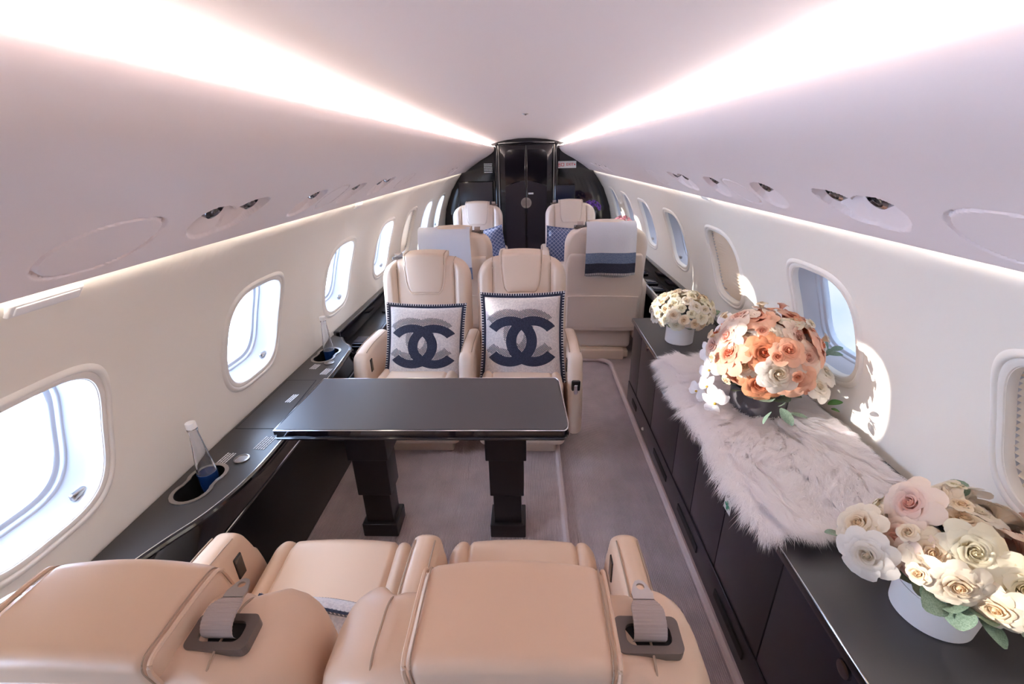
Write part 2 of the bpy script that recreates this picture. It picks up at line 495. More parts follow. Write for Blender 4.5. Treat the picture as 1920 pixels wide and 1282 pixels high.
for sg in (-1, 1):
    sc = s_of_z(WINDOWS[sg][1])
    bz = ring_loft(sg, sc, [(0.040, 0.001), (0.036, -0.003), (0.030, -0.007), (0.025, -0.008), (0.021, -0.006), (0.019, -0.002), (0.016, -0.004), (0.010, -0.005), (0.003, -0.003), (-0.001, 0.004), (-0.003, 0.012), (-0.004, 0.022)])
    rv = ring_loft(sg, sc, [(-0.003, 0.020), (-0.005, 0.030), (-0.010, 0.045), (-0.018, 0.062), (-0.024, 0.074), (-0.027, 0.078)])
    fr = ring_loft(sg, sc, [(-0.025, 0.076), (-0.030, 0.077), (-0.033, 0.080), (-0.034, 0.088), (-0.037, 0.090), (-0.042, 0.091), (-0.045, 0.094), (-0.046, 0.104), (-0.047, 0.112), (0.05, 0.114)])
    pn = ring_loft(sg, sc, [(-0.045, 0.104)], cap=True)
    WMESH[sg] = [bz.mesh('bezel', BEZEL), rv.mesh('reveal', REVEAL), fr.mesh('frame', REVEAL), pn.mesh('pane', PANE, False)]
    lt = rbox((0.016, 0.045, 0.022), 0.007, k=3).tf(lambda x, y, z: (sg * (R + 0.034) * math.cos((sc - WB * 0.86) / R) + x, WA * 0.66 + y, ZC + (R + 0.034) * math.sin((sc - WB * 0.86) / R) + z))
    WMESH[sg].append(lt.mesh('latch', STEEL))
wi = 0
for sg in (-1, 1):
    sc = s_of_z(WINDOWS[sg][1])
    for k, yc in enumerate(WINDOWS[sg][0]):
        if yc < -0.5: continue
        wi += 1
        w = bpy.data.objects.new('window_%d' % wi, None); COL.objects.link(w); w.location = (0, yc, 0)
        w['kind'] = 'structure'; w.empty_display_size = 0.05
        for nm, me in zip(('bezel', 'reveal', 'inner_frame', 'pane', 'latch'), WMESH[sg]):
            obj(nm, me, parent=w)
        shut = (sg == 1 and k in (2, 4)) or (sg == -1 and k == 6)
        if shut: obj('pleated_blind', blind_mesh(sg, sc, 1.0 if sg == 1 else 0.98), BLIND, w, smooth=False)

# floor: main carpet with a sunken aisle ------------------------------
AX0, AX1, AY1, AR = 0.17, 0.70, 3.56, 0.13
def arc(cx, cy, r, a0, a1, n): return [(cx + r * math.cos(a0 + (a1 - a0) * i / n), cy + r * math.sin(a0 + (a1 - a0) * i / n)) for i in range(n + 1)]
aisle = [(AX0, Y0)] + arc(AX0 + AR, AY1 - AR, AR, PI, PI / 2, 10) + arc(AX1 - AR, AY1 - AR, AR, PI / 2, 0, 10) + [(AX1, Y0)]
fl = MB()
outl = [(-1.35, Y0)] + aisle + [(1.35, Y0), (1.35, Y1 + 0.2), (-1.35, Y1 + 0.2)]
fl.add([(x, y, 0) for x, y in outl], [tuple(range(len(outl)))])
n = len(aisle)
fl.add([(x, y, 0) for x, y in aisle] + [(x, y, -0.03) for x, y in aisle], [(i, i + 1, n + i + 1, n + i) for i in range(n - 1)])
floor = struct('floor', fl, CARPET, smooth=False)
ai = MB().add([(x, y, -0.03) for x, y in aisle], [tuple(range(n))])
obj('aisle_carpet', ai, CARPET2, floor, smooth=False, label='sunken aisle carpet in the floor')
obj('aisle_edge', tube([(x, y, -0.004) for x, y in aisle], 0.018, 8), mat('aisle_piping', (0.72, 0.6, 0.58), 0.9), floor, label='padded lip round the sunken aisle')

# ceiling: shallow vault between the two coves + hull behind -------------
def ceil_z(x): return 1.866 - x * x * 0.265
cg = grid(lambda u, v: (-0.62 + 1.24 * u, Y0 + (Y1 - Y0 + 0.2) * v, ceil_z(-0.62 + 1.24 * u)), 40, 30)
hull = grid(lambda u, v: ((R + 0.19) * math.cos(PI * (0.18 + 0.64 * u)), Y0 - 0.1 + (Y1 - Y0 + 0.4) * v, ZC + (R + 0.19) * math.sin(PI * (0.18 + 0.64 * u))), 30, 4)
ceiling = struct('ceiling', cg, CEIL)
for sg in (-1, 1):   # closes the space between the sidewall's top edge and the ceiling vault
    p = [wallp(sg, 0, S_HI), (sg * 0.70, 0, 1.70), (sg * 0.62, 0, ceil_z(0.62))]
    g = MB().add([(x, y, z) for y in (Y0, Y1 + 0.2) for x, _, z in p], [(0, 1, 4, 3), (1, 2, 5, 4)])
    obj('cove_back', g, CEIL, ceiling, smooth=False)

# overhead panels: smooth S profile with moulded ovals and light pockets
PROF = [(0.505, 1.752), (0.478, 1.764), (0.462, 1.756), (0.458, 1.728), (0.49, 1.685), (0.56, 1.640), (0.66, 1.588), (0.76, 1.527), (0.84, 1.470), (0.880, 1.442), (0.889, 1.437), (0.894, 1.440), (0.890, 1.447), (0.868, 1.468)]
pf = np.array(catmull(PROF, 24))
seg = np.r_[0, np.cumsum(np.linalg.norm(np.diff(pf, axis=0), axis=1))]
def prof_resample(ds):
    n = int(seg[-1] / ds); s = np.linspace(0, seg[-1], n + 1)
    return s, np.interp(s, seg, pf[:, 0]), np.interp(s, seg, pf[:, 1])
def s_at_x(x):
    i = 60 + np.argmin(np.abs(pf[60:-40, 0] - x)); return seg[i]
# ovals: kind, Y, profile x, half length Y, half height s, lean
OV = {-1: [('cover', 0.815, 0.786, 0.120, 0.082, 0.1), ('pocket', 1.115, 0.782, 0.078, 0.070, -0.35), ('pocket', 1.225, 0.772, 0.078, 0.070, 0.35), ('pocket', 1.655, 0.79, 0.085, 0.074, 0.3),
           ('cover', 1.86, 0.782, 0.09, 0.074, 0.1), ('pocket', 2.08, 0.785, 0.085, 0.072, 0.3), ('pocket', 2.44, 0.782, 0.075, 0.07, -0.3), ('pocket', 2.55, 0.775, 0.075, 0.07, 0.3),
           ('cover', 3.0, 0.782, 0.12, 0.075, 0.1), ('pocket', 4.9, 0.78, 0.08, 0.07, 0.2), ('pocket', 5.2, 0.78, 0.08, 0.07, 0.2), ('cover', 5.5, 0.78, 0.08, 0.07, 0.1), ('cover', 5.8, 0.78, 0.08, 0.07, 0.1)],
      1: [('cover', 0.745, 0.79, 0.125, 0.085, -0.1), ('pocket', 1.045, 0.778, 0.078, 0.072, -0.35), ('pocket', 1.150, 0.772, 0.078, 0.072, 0.35), ('pocket', 1.535, 0.78, 0.085, 0.074, -0.3),
          ('cover', 1.75, 0.782, 0.09, 0.074, 0.1), ('pocket', 1.96, 0.78, 0.085, 0.072, -0.3), ('pocket', 2.33, 0.782, 0.075, 0.07, -0.3), ('pocket', 2.44, 0.775, 0.075, 0.07, 0.3),
          ('cover', 2.9, 0.782, 0.12, 0.075, 0.1), ('pocket', 4.7, 0.78, 0.08, 0.07, 0.2), ('pocket', 5.1, 0.78, 0.08, 0.07, 0.2), ('cover', 5.5, 0.78, 0.08, 0.07, 0.1)]}
def recess(sg, Y, S):
    D = np.zeros_like(Y)
    for kind, yc, xc, hy, hs, lean in OV[sg]:
        sc_ = s_at_x(xc); dy = (Y - yc); ds = S - sc_
        dy2 = dy + lean * ds
        rho = np.sqrt((np.abs(dy2) / hy) ** 2.2 + (np.abs(ds) / hs) ** 2.2 + 1e-12)
        if kind == 'cover':
            D = np.maximum(D, 0.009 * smooth01(1 - np.abs(rho - 1) / 0.06)); D = D - 0.004 * smooth01((0.97 - rho) / 0.03)
        else:
            up = np.clip((0.5 - ds / hs * 0.5), 0, 1)     # s grows downwards: up = 1 at the cove side
            D = np.maximum(D, (0.005 + 0.052 * up ** 1.3) * smooth01((1 - rho) / 0.07))
    return D
def overhead(sg):
    mb = MB()
    for ya, yb, dy, ds in ((Y0, 0.3, 0.05, 0.008), (0.3, 2.7, 0.0045, 0.0045), (2.7, 6.0, 0.012, 0.007), (6.0, Y1 + 0.02, 0.05, 0.008)):
        s, X, Z = prof_resample(ds); ny = max(2, int((yb - ya) / dy)); y = np.linspace(ya, yb, ny + 1)
        tx, tz = np.gradient(X, s), np.gradient(Z, s); L = np.hypot(tx, tz); nx, nz = -tz / L, tx / L   # outward = away from the cabin
        if nx[len(nx) // 2] < 0: nx, nz = -nx, -nz
        Yg, Sg = np.meshgrid(y, s, indexing='ij'); D = recess(sg, Yg, Sg)
        XX = sg * (X[None, :] + nx[None, :] * D); ZZ = Z[None, :] + nz[None, :] * D
        P = np.stack([XX, Yg, ZZ], -1).reshape(-1, 3); m = len(s)
        i, j = np.meshgrid(np.arange(ny), np.arange(m - 1), indexing='ij'); b = (i * m + j).ravel()
        F = np.stack([b, b + 1, b + m + 1, b + m], 1)
        mb.add(P.tolist(), F.tolist())
    return mb
for sg, nm in ((-1, 'trim_1'), (1, 'trim_2')):
    o = obj(nm, overhead(sg), PANEL); o['kind'] = 'structure'
    # LED strips: in the cove behind the panel's lip, and behind its lower edge
    obj('cove_light_strip', box(min(sg * 0.488, sg * 0.492), max(sg * 0.488, sg * 0.492), Y0 + 0.1, Y1 - 0.05, 1.767, 1.779, 0.001, 1), COVE, o, smooth=False, label='white light strip in the ceiling cove')
    obj('wash_light_strip', box(min(sg * 0.903, sg * 0.911), max(sg * 0.903, sg * 0.911), Y0 + 0.1, Y1 - 0.05, 1.472, 1.476, 0.001, 1), WASH, o, smooth=False, label='light strip behind the lower edge of the panel')

# reading lights in the pockets
rl_disc = lathe([(0.0, -0.004), (0.010, -0.006), (0.013, -0.004)], 20).mesh('lens', mat('lens_glass', (0.02, 0.02, 0.025), 0.05, coat=1))
rl_ring = lathe([(0.013, -0.002), (0.015, -0.008), (0.021, -0.006), (0.024, 0.004), (0.022, 0.018), (0.0, 0.02)], 24).mesh('housing', mat('dark_chrome', (0.20, 0.18, 0.19), 0.15, metal=1))
s_all, X_all, Z_all = prof_resample(0.004)
for sg in (-1, 1):
    cnt = 0
    for kind, yc, xc, hy, hs, lean in OV[sg]:
        if kind != 'pocket': continue
        ss = s_at_x(xc) - hs * 0.60
        x = np.interp(ss, s_all, X_all); z = np.interp(ss, s_all, Z_all)
        nrm = Vector((sg * 0.6, 0, 0.8))
        side = 'left' if sg < 0 else 'right'
        order = ['nearest the camera', 'second from the camera', 'third from the camera', 'fourth from the camera', 'fifth from the camera', 'sixth from the camera', 'seventh from the camera', 'last before the bulkhead'][cnt if cnt < 6 else cnt]
        t = thing('reading_light', 'reading light in the %s overhead panel, %s' % (side, order), 'reading light', (sg * x + nrm.x * 0.020, yc - lean * (ss - s_at_x(xc)), z + nrm.z * 0.020), group='reading lights in the overhead panels')
        t.rotation_euler = Vector((sg * 0.75, 0, 0.66)).to_track_quat('Z', 'Y').to_euler()
        t.scale = (1.5, 1.5, 1.5); obj('housing', rl_ring, parent=t); obj('lens', rl_disc, parent=t); cnt += 1
# sensor on the ceiling
t = thing('ceiling_sensor', 'tiny grey sensor flush in the middle of the ceiling', 'sensor', (-0.007, 2.85, ceil_z(0)))
obj('bezel', lathe([(0.0, -0.004), (0.016, -0.005), (0.020, 0.0), (0.020, 0.004)], 24), STEEL, t)
obj('lens', lathe([(0.0, -0.009), (0.006, -0.007), (0.008, -0.003)], 16), DARK, t)

# end walls --------------------------------------------------------------
def disc(y, z0, r, n=64):
    pts = [(r * math.cos(a), r * math.sin(a) + ZC) for a in np.linspace(math.asin((z0 - ZC) / r), PI - math.asin((z0 - ZC) / r), n)]
    return pts
pts = disc(0, -0.06, 1.46)
bw = MB().add([(x, Y0, z) for x, z in pts], [tuple(range(len(pts)))])
struct('wall_back', bw, VENEER, smooth=False)
wf = MB().add([(x, Y1, z) for x, z in pts], [tuple(range(len(pts)))])
wall_front = struct('wall_front', wf, BLACK, smooth=False)
# side wings of the bulkhead, door posts, lintel
for sg in (-1, 1):
    cw = [(sg * x, z) for x, z in ((0.46, 0.0), (1.09, 0.0), (1.19, 0.25), (1.235, 0.605), (1.20, 0.93), (1.10, 1.19), (0.92, 1.44), (0.80, 1.50), (0.64, 1.60), (0.50, 1.68), (0.46, 1.73))]
    m = MB(); n = len(cw)
    m.add([(x, Y1 - 0.05, z) for x, z in cw] + [(x, Y1, z) for x, z in cw], [tuple(range(n))] + [(i, (i + 1) % n, n + (i + 1) % n, n + i) for i in range(n)])
    obj('bulkhead_panel', m, BLACK, wall_front, smooth=False)
    obj('door_post', rbox((0.055, 0.07, 1.80), 0.026, k=4, c=(sg * 0.425 - 0.01, Y1 - 0.07, 0.90)), BLACK, wall_front)
    obj('post_trim', box(sg * 0.392 - 0.016, sg * 0.392 - 0.006, Y1 - 0.105, Y1 - 0.05, 0, 1.78, 0.003), STEEL, wall_front)
obj('lintel', rbox((0.80, 0.05, 0.07), 0.012, k=3, c=(-0.01, Y1 - 0.045, 1.815)), BLACK, wall_front)
door = bpy.data.objects.new('door_1', None); COL.objects.link(door); door.location = (-0.015, Y1 - 0.03, 0); door['kind'] = 'structure'; door.empty_display_size = 0.05
for sg in (-1, 1):
    leaf = obj('door_leaf', box(min(sg * 0.003, sg * 0.372), max(sg * 0.003, sg * 0.372), -0.03, 0.0, 0.005, 1.775, 0.006), BLACK, door)
    # tall arched mirror panel above, satin panel below
    x0, x1 = (0.02, 0.30)
    up = [(sg * x0, 1.31), (sg * x0, 1.72)] + [(sg * (x1 - 0.09 + 0.09 * math.sin(a)), 1.63 + 0.09 * math.cos(a)) for a in np.linspace(0, PI / 2, 8)] + [(sg * x1, 1.24)] + [(sg * (x0 + (x1 - x0) * (1 - t)), 1.24 + 0.07 * math.sin(t * PI / 2)) for t in np.linspace(0.1, 0.95, 8)]
    lo = [(sg * x0, 0.06), (sg * x0, 1.295)] + [(sg * (x0 + (x1 - x0) * t), 1.225 + 0.07 * math.cos(t * PI / 2)) for t in np.linspace(0.05, 1, 8)] + [(sg * x1, 0.06)]
    for nm, pl, mt_ in (('upper_panel', up, BLACK), ('lower_panel', lo, VENEER)):
        n = len(pl)
        m = MB().add([(x, -0.036, z) for x, z in pl] + [(x, -0.028, z) for x, z in pl], [tuple(range(n))] + [(i, (i + 1) % n, n + (i + 1) % n, n + i) for i in range(n)])
        obj(nm, m, mt_, leaf, smooth=False)
    # half of the round pull
    hp = [(sg * 0.005, 0.925)] + [(sg * (0.005 + 0.072 * math.sin(a)), 1.0 - 0.075 * math.cos(a)) for a in np.linspace(0, PI, 16)] + [(sg * 0.005, 1.075)]
    n = len(hp)
    m = MB().add([(x, -0.042, z) for x, z in hp] + [(x, -0.034, z) for x, z in hp], [tuple(range(n))] + [(i, (i + 1) % n, n + (i + 1) % n, n + i) for i in range(n)])
    obj('pull_plate', m, STEEL, leaf, smooth=False, label='brushed half round pull plate')
    for k in range(3):
        obj('pull_groove', box(min(sg * (0.015 + k * 0.016), sg * (0.021 + k * 0.016)), max(sg * (0.015 + k * 0.016), sg * (0.021 + k * 0.016)), -0.045, -0.04, 0.96, 1.04, 0.001, 1), PLATE, leaf)
obj('door_placard', box(0.03, 0.105, -0.040, -0.036, 1.118, 1.142, 0.001, 1), TXT, door, label='small white lettered placard')

def placard(name, label, loc, rows, w, dz, parent=None, rot=None):
    """rows of tiny white print, too small to read in the photograph"""
    m = MB(); rr = random.Random(len(name) + int(loc[1] * 100))
    for r in range(rows):
        x = -w / 2
        while x < w / 2 - 0.004:
            L = rr.uniform(0.006, 0.016) * (w / 0.08)
            L = min(L, w / 2 - x)
            m.add(*[(a, b) for a, b in [([(x, -r * dz, 0), (x + L * 0.85, -r * dz, 0), (x + L * 0.85, -r * dz - dz * 0.55, 0), (x, -r * dz - dz * 0.55, 0)], [(0, 1, 2, 3)])]][0])
            x += L
    o = obj(name, m, TXT, parent, smooth=False)
    o.location = loc
    if rot: o.rotation_euler = rot
    return o
placard('placard', None, (-0.555, Y1 - 0.052, 1.545), 6, 0.12, 0.022, wall_front, (PI / 2, 0, 0))

# EXIT sign
t = thing('exit_sign', 'white exit sign with red lettering on the black bulkhead', 'sign', (0.545, Y1 - 0.052, 1.51))
obj('sign_plate', box(-0.152, 0.152, -0.006, 0, -0.046, 0.046, 0.002, 1), PAPER, t)
tm = text_mesh('EXIT', 0.050, RED, 'lettering'); o = obj('lettering', tm, parent=t); o.rotation_euler = (PI / 2, 0, 0); o.location = (0.062, -0.0075, 0)
gl = MB()
def bar(cx, cz, w, h): gl.add(*(lambda b: (b.v, b.f))(box(cx - w / 2, cx + w / 2, -0.0085, -0.006, cz - h / 2, cz + h / 2, 0.0004, 1)))
for (cx, cz, w, h) in ((-0.094, 0.0, 0.006, 0.054), (-0.094, -0.025, 0.044, 0.006), (-0.094, 0.001, 0.036, 0.006), (-0.113, -0.012, 0.006, 0.03), (-0.075, -0.012, 0.006, 0.03), (-0.110, 0.013, 0.006, 0.026), (-0.078, 0.013, 0.006, 0.026),
                       (-0.058, 0, 0.006, 0.042), (-0.022, 0, 0.006, 0.042), (-0.040, 0.018, 0.042, 0.006), (-0.040, -0.018, 0.042, 0.006)): bar(cx, cz, w, h)
obj('characters', gl, RED, t, smooth=False)
for sg in (-1, 1):
    m = MB().add([(sg * 0.142, -0.0085, 0), (sg * 0.124, -0.0085, 0.014), (sg * 0.124, -0.0085, -0.014), (sg * 0.142, -0.006, 0), (sg * 0.124, -0.006, 0.014), (sg * 0.124, -0.006, -0.014)], [(0, 1, 2), (3, 5, 4), (0, 3, 4, 1), (1, 4, 5, 2), (2, 5, 3, 0)])
    obj('arrow', m, RED, t, smooth=False)
# monitors on the bulkhead
SCREEN = mat('screen_off', (0.035, 0.03, 0.036), 0.32)
SCREENB = mat('screen_blue', (0.012, 0.016, 0.045), 0.2)
t = thing('monitor', 'large dark flat monitor on the left of the black bulkhead', 'monitor', (-0.742, Y1 - 0.12, 1.12))
obj('casing', rbox((0.50, 0.04, 0.37), 0.008, k=3), BLACK, t); obj('screen', rbox((0.48, 0.006, 0.35), 0.002, k=1, c=(0, -0.020, 0)), SCREEN, t); obj('bracket', box(-0.06, 0.06, 0.015, 0.052, -0.06, 0.06), BLACK, t)
t = thing('monitor', 'smaller blue-black monitor on the right of the black bulkhead', 'monitor', (0.545, Y1 - 0.12, 1.125))
obj('casing', rbox((0.29, 0.04, 0.24), 0.008, k=3), BLACK, t); obj('screen', rbox((0.272, 0.006, 0.222), 0.002, k=1, c=(0, -0.020, 0)), SCREENB, t); obj('bracket', box(-0.05, 0.05, 0.015, 0.052, -0.05, 0.05), BLACK, t)

# narrow plates on the sidewall under the wash light
for sg, yy, L, lab in ((-1, 0.82, 0.15, 'long rounded white cover plate high on the near left sidewall'), (-1, 2.60, 0.10, 'small rounded white cover plate high on the far left sidewall'), (1, 2.50, 0.10, 'small rounded white cover plate high on the right sidewall')):
    zz = 1.405 if sg < 0 else 1.428
    th = math.asin((zz - ZC) / R)
    t = thing('cover_plate', lab, 'cover plate', cyl(sg, yy, R * th)); t.rotation_euler = (0, sg * (-th) if sg > 0 else th, 0)
    obj('plate', rbox((0.012, L, 0.036), 0.0055, k=3).tf(lambda x, y, z: (x, y * 1.0, z)), WHITE, t)
    obj('inset', rbox((0.006, L - 0.02, 0.022), 0.0028, k=2, c=(-sg * 0.005, 0, 0)), WHITE, t)

# ------------------------------------------------------------------ left side ledge
LZ = 0.62
def inner_line(P, n=10): return [tuple(p) for p in catmull(P, n)]
inn = inner_line([(-1.185, 0.62), (-1.13, 0.84), (-1.085, 0.96), (-1.03, 1.08), (-0.995, 1.24), (-0.988, 1.44), (-1.0, 1.66), (-1.02, 1.95), (-1.036, 2.22), (-1.06, 2.40), (-1.13, 2.49), (-1.17, 2.56)])
outx = -1.236
ledge_out = inn + [(outx, 2.60), (outx, 0.62)]
def fig8(cx, cy, r=0.052, d=0.085, ang=PI / 2, grow=0.0):
    """outline of two overlapping round wells"""
    r += grow; pts = []; ca, sa = math.cos(ang), math.sin(ang)
    for s_ in (1, -1):
        for a in np.linspace(-PI * 0.66, PI * 0.66, 16):
            x, y = s_ * (d / 2 + r * math.cos(a)), s_ * r * math.sin(a)
            pts.append((cx + ca * x - sa * y, cy + sa * x + ca * y))
    return pts
WELLS = [(-1.143, 1.212), (-1.150, 2.29)]
lt = thing('side_ledge', 'long dark brown side ledge under the left windows', 'ledge', (0, 0, 0))
obj('top', plate(ledge_out, [fig8(cx, cy, grow=0.001) for cx, cy in WELLS], LZ - 0.022, LZ), LEDGE, lt, smooth=False)
edge = [(x + 0.004, y) for x, y in inn]
obj('edge_strip', tube([(x + 0.003, y, LZ - 0.010) for x, y in inn], 0.0115, 8), BLACK, lt)
obj('edge_highlight', tube([(x + 0.001, y, LZ + 0.0005) for x, y in inn], 0.0022, 6), CHROME, lt)
# upper fascia follows the edge, then slopes down to the lower panel
def fas(u, v):
    i = u * (len(inn) - 1); k = min(int(i), len(inn) - 2); f = i - k
    x = inn[k][0] * (1 - f) + inn[k + 1][0] * f; y = inn[k][1] * (1 - f) + inn[k + 1][1] * f
    xb = -1.045
    return (x + (xb - x) * v ** 0.8, y, LZ - 0.02 - 0.14 * v)
obj('upper_fascia', grid(fas, 60, 6), BLACK, lt)
obj('trim_line', tube([(-1.040, 0.6, 0.478), (-1.040, 2.6, 0.478)], 0.004, 6), CHROME, lt)
obj('lower_fascia', box(-1.10, -1.046, -1.0, 2.62, 0.0, 0.478, 0.004), FASCIA, lt)
obj('body', box(-1.236, -1.10, 0.62, 2.60, 0.10, 0.50, 0.004), FASCIA, lt)
for k, (cx, cy) in enumerate(WELLS):
    a = fig8(cx, cy, grow=0.0); b = fig8(cx, cy, grow=0.013)
    obj('cup_holder_rim', plate(b, [a], LZ, LZ + 0.004), STEEL, lt, smooth=False, label='brushed metal rim of a double cup holder')
    obj('cup_well', wallloop(a, LZ - 0.085, LZ + 0.002), DARK, lt)
HATCH = [(-1.222, 1.55), (-1.052, 1.55), (-1.075, 1.98), (-1.222, 1.98)]
obj('hatch_groove', plate([(x + dx, y + dy) for (x, y), (dx, dy) in zip(HATCH, ((-.003, -.003), (.003, -.003), (.003, .003), (-.003, .003)))], [HATCH], LZ, LZ + 0.0012), DARK, lt, smooth=False)
obj('hatch_lid', plate(HATCH, [], LZ, LZ + 0.0008), LEDGE, lt, smooth=False)
for (x, y) in ((-1.075, 1.345), (-1.090, 2.185)):
    obj('outlet_ring', lathe([(0.026, 0.0), (0.027, 0.005), (0.022, 0.006), (0.021, 0.003), (0.0, 0.003)], 28, (x, y, LZ)), STEEL, lt, label='round metal outlet cap in the ledge top')
for (x, y, rows, w) in ((-1.155, 1.35, 4, 0.07), (-1.065, 1.45, 5, 0.085), (-1.165, 2.14, 4, 0.06), (-1.08, 2.08, 4, 0.07), (-1.12, 1.80, 3, 0.075)):
    placard('placard_text', None, (x, y, LZ + 0.0016), rows, w, 0.010, lt, (0, 0, PI / 2 - 0.1))
# recessed stowage ledge beyond
t = thing('stowage_tray', 'black recessed armrest tray along the left wall beyond the ledge', 'tray', (0, 0, 0))
obj('base', box(-1.236, -1.02, 2.62, 6.75, 0.0, 0.53, 0.006), FASCIA, t)
obj('back_rail', box(-1.245, -1.20, 2.62, 6.75, 0.53, 0.635, 0.008), BLACK, t)
obj('front_rail', box(-1.035, -1.01, 2.62, 6.75, 0.50, 0.555, 0.006), VENEER, t)
for k, y in enumerate((2.70, 3.35, 4.2)):
    obj('switch_plate', rbox((0.09, 0.13, 0.016), 0.006, k=2, c=(-1.10, y, 0.538)), VENEER, t); obj('switch_inset', rbox((0.07, 0.10, 0.006), 0.002, k=1, c=(-1.10, y, 0.548)), SCREEN, t)
# right counterpart beyond the credenza
t = thing('stowage_tray', 'black cluttered armrest tray along the right wall beyond the white flowers', 'tray', (0, 0, 0))
obj('base', box(1.03, 1.236, 2.88, 6.75, 0.0, 0.55, 0.006), FASCIA, t)
obj('back_rail', box(1.205, 1.245, 2.88, 6.75, 0.55, 0.655, 0.008), BLACK, t)
obj('front_rail', box(1.01, 1.03, 2.88, 6.75, 0.53, 0.60, 0.006), CHROME, t)
for k, y in enumerate((3.3, 3.5, 3.72, 3.95, 4.3)):
    obj('switch_plate', rbox((0.11, 0.13, 0.03), 0.008, k=2, c=(1.10, y, 0.565)), BLACK, t); obj('switch_inset', rbox((0.08, 0.10, 0.008), 0.003, k=1, c=(1.10, y, 0.582)), SCREENB, t)

# ------------------------------------------------------------------ water bottles
def bottle(name, label, x, y):
    t = thing(name, label, 'bottle', (x, y, LZ - 0.083), group='water bottles in the ledge cup holders')
    pr = [(0.0, 0.0), (0.028, 0.0), (0.031, 0.005), (0.031, 0.085), (0.030, 0.105), (0.0145, 0.255), (0.0145, 0.268), (0.0165, 0.270), (0.0165, 0.276), (0.0135, 0.278), (0.0135, 0.285)]
    inner = [(0.0110, 0.285), (0.0115, 0.255), (0.0265, 0.105), (0.0275, 0.085), (0.0275, 0.008), (0.0, 0.006)]
    obj('glass', lathe(pr + inner, 36), GLASS, t)
    obj('label_band', lathe([(0.0313, 0.015), (0.0316, 0.017), (0.0316, 0.095), (0.0313, 0.097)], 36), BLUELAB, t, label='dark blue label round the bottle')
    obj('cap', lathe([(0.0, 0.300), (0.015, 0.300), (0.0165, 0.297), (0.0165, 0.279), (0.014, 0.277)], 28), WHITE, t)
    return t
b1 = bottle('water_bottle', 'clear water bottle in the cup holder nearest the camera', -1.147, 1.258)
b2 = bottle('water_bottle', 'clear water bottle in the cup holder beside the far left chair', -1.153, 2.335)

# ------------------------------------------------------------------ conference table
TX0, TX1, TY0, TY1, TZ = -0.965, 0.150, 1.40, 1.825, 0.71
def tab_outline(g=0.0, r=0.055):
    p = [(TX0 + g, TY0 + g)]
    p += [(TX1 - g - r * 0.4 + r * 0.4 * math.sin(a), TY0 + g + r * 0.9 - r * 0.9 * math.cos(a)) for a in np.linspace(0, PI / 2, 9)]
    p += [(TX1 - g - 0.012 - r * 0.4 + r * 0.4 * math.cos(a), TY1 - g - r * 0.9 + r * 0.9 * math.sin(a)) for a in np.linspace(0, PI / 2, 9)]
    p += [(TX0 + g + 0.015, TY1 - g)]
    return p
tb = thing('conference_table', 'black folding conference table on two telescopic pedestals between the chairs', 'table', (0, 0, 0))
obj('upper_leaf', plate(tab_outline(), [], TZ - 0.020, TZ), BLACK, tb, smooth=False, label='glossy black upper leaf')
obj('top_inlay', plate(tab_outline(0.006), [], TZ, TZ + 0.0015), TOPMAT, tb, smooth=False, label='dark satin inlay of the table top')
obj('edge_highlight', tube([(x, y, TZ - 0.001) for x, y in tab_outline(0.001)], 0.0025, 6, True), CHROME, tb)
obj('lower_leaf', plate(tab_outline(0.004), [], TZ - 0.046, TZ - 0.025), BLACK, tb, smooth=False, label='glossy black lower leaf')
obj('edge_bead', tube([(x, y, TZ - 0.036) for x, y in tab_outline(0.003)], 0.006, 6, True), BLACK, tb)
PED = mat('pedestal_brown_black', (0.016, 0.010, 0.011), 0.35)
for cx in (-0.70, -0.100):
    leg = obj('pedestal', box(cx - 0.088, cx + 0.088, 1.57, 1.72, 0.44, TZ - 0.047, 0.004), PED, tb)
    obj('middle_stage', box(cx - 0.076, cx + 0.076, 1.582, 1.708, 0.24, 0.44, 0.004), PED, leg)
    obj('lower_stage', box(cx - 0.063, cx + 0.063, 1.594, 1.696, 0.02, 0.24, 0.004), PED, leg)
    obj('foot', box(cx - 0.082, cx + 0.082, 1.575, 1.715, 0.0, 0.075, 0.006), PED, leg)

# ------------------------------------------------------------------ seats (local: sitter looks along +y, origin on the floor)
def yc(z): return -0.19 - 0.11 * (z - 0.45) / 0.6
def back_f(x, y, z):
    z = z + 0.68
    hw = 0.285; r = 0.135; top = 1.05
    if z > top - r:
        t = min(1, (z - (top - r)) / r); lim = hw - r * (1 - math.sqrt(max(0, 1 - t * t)))
        x *= lim / hw
    if z < 0.55: x *= 0.93 + 0.07 * (z - 0.31) / 0.24
    ax = abs(x)
    k = float(smooth01(y / 0.045)); kr = float(smooth01(-y / 0.045)); zt = 1 - float(smooth01((z - 0.99) / 0.05))
    y += k * zt * 0.022 * float(smooth01((ax - 0.186) / 0.03)) * (1 - float(smooth01((ax - 0.25) / 0.04)))
    y -= k * (0.5 + 0.5 * zt) * 0.012 * math.exp(-((ax - 0.182) / 0.008) ** 2)
    y += k * zt * 0.012 * math.cos(min(1, ax / 0.18) * PI / 2)
    y -= kr * 0.018 * (1 - (x / 0.29) ** 2)
    return (x, y + yc(z), z)
def shear(x, y, z, dz): return (x, y + yc(z + dz), z + dz)
SM = {}
SM['backrest'] = rbox((0.57, 0.135, 0.74), 0.045, (84, 3, 34), 6, f=back_f)
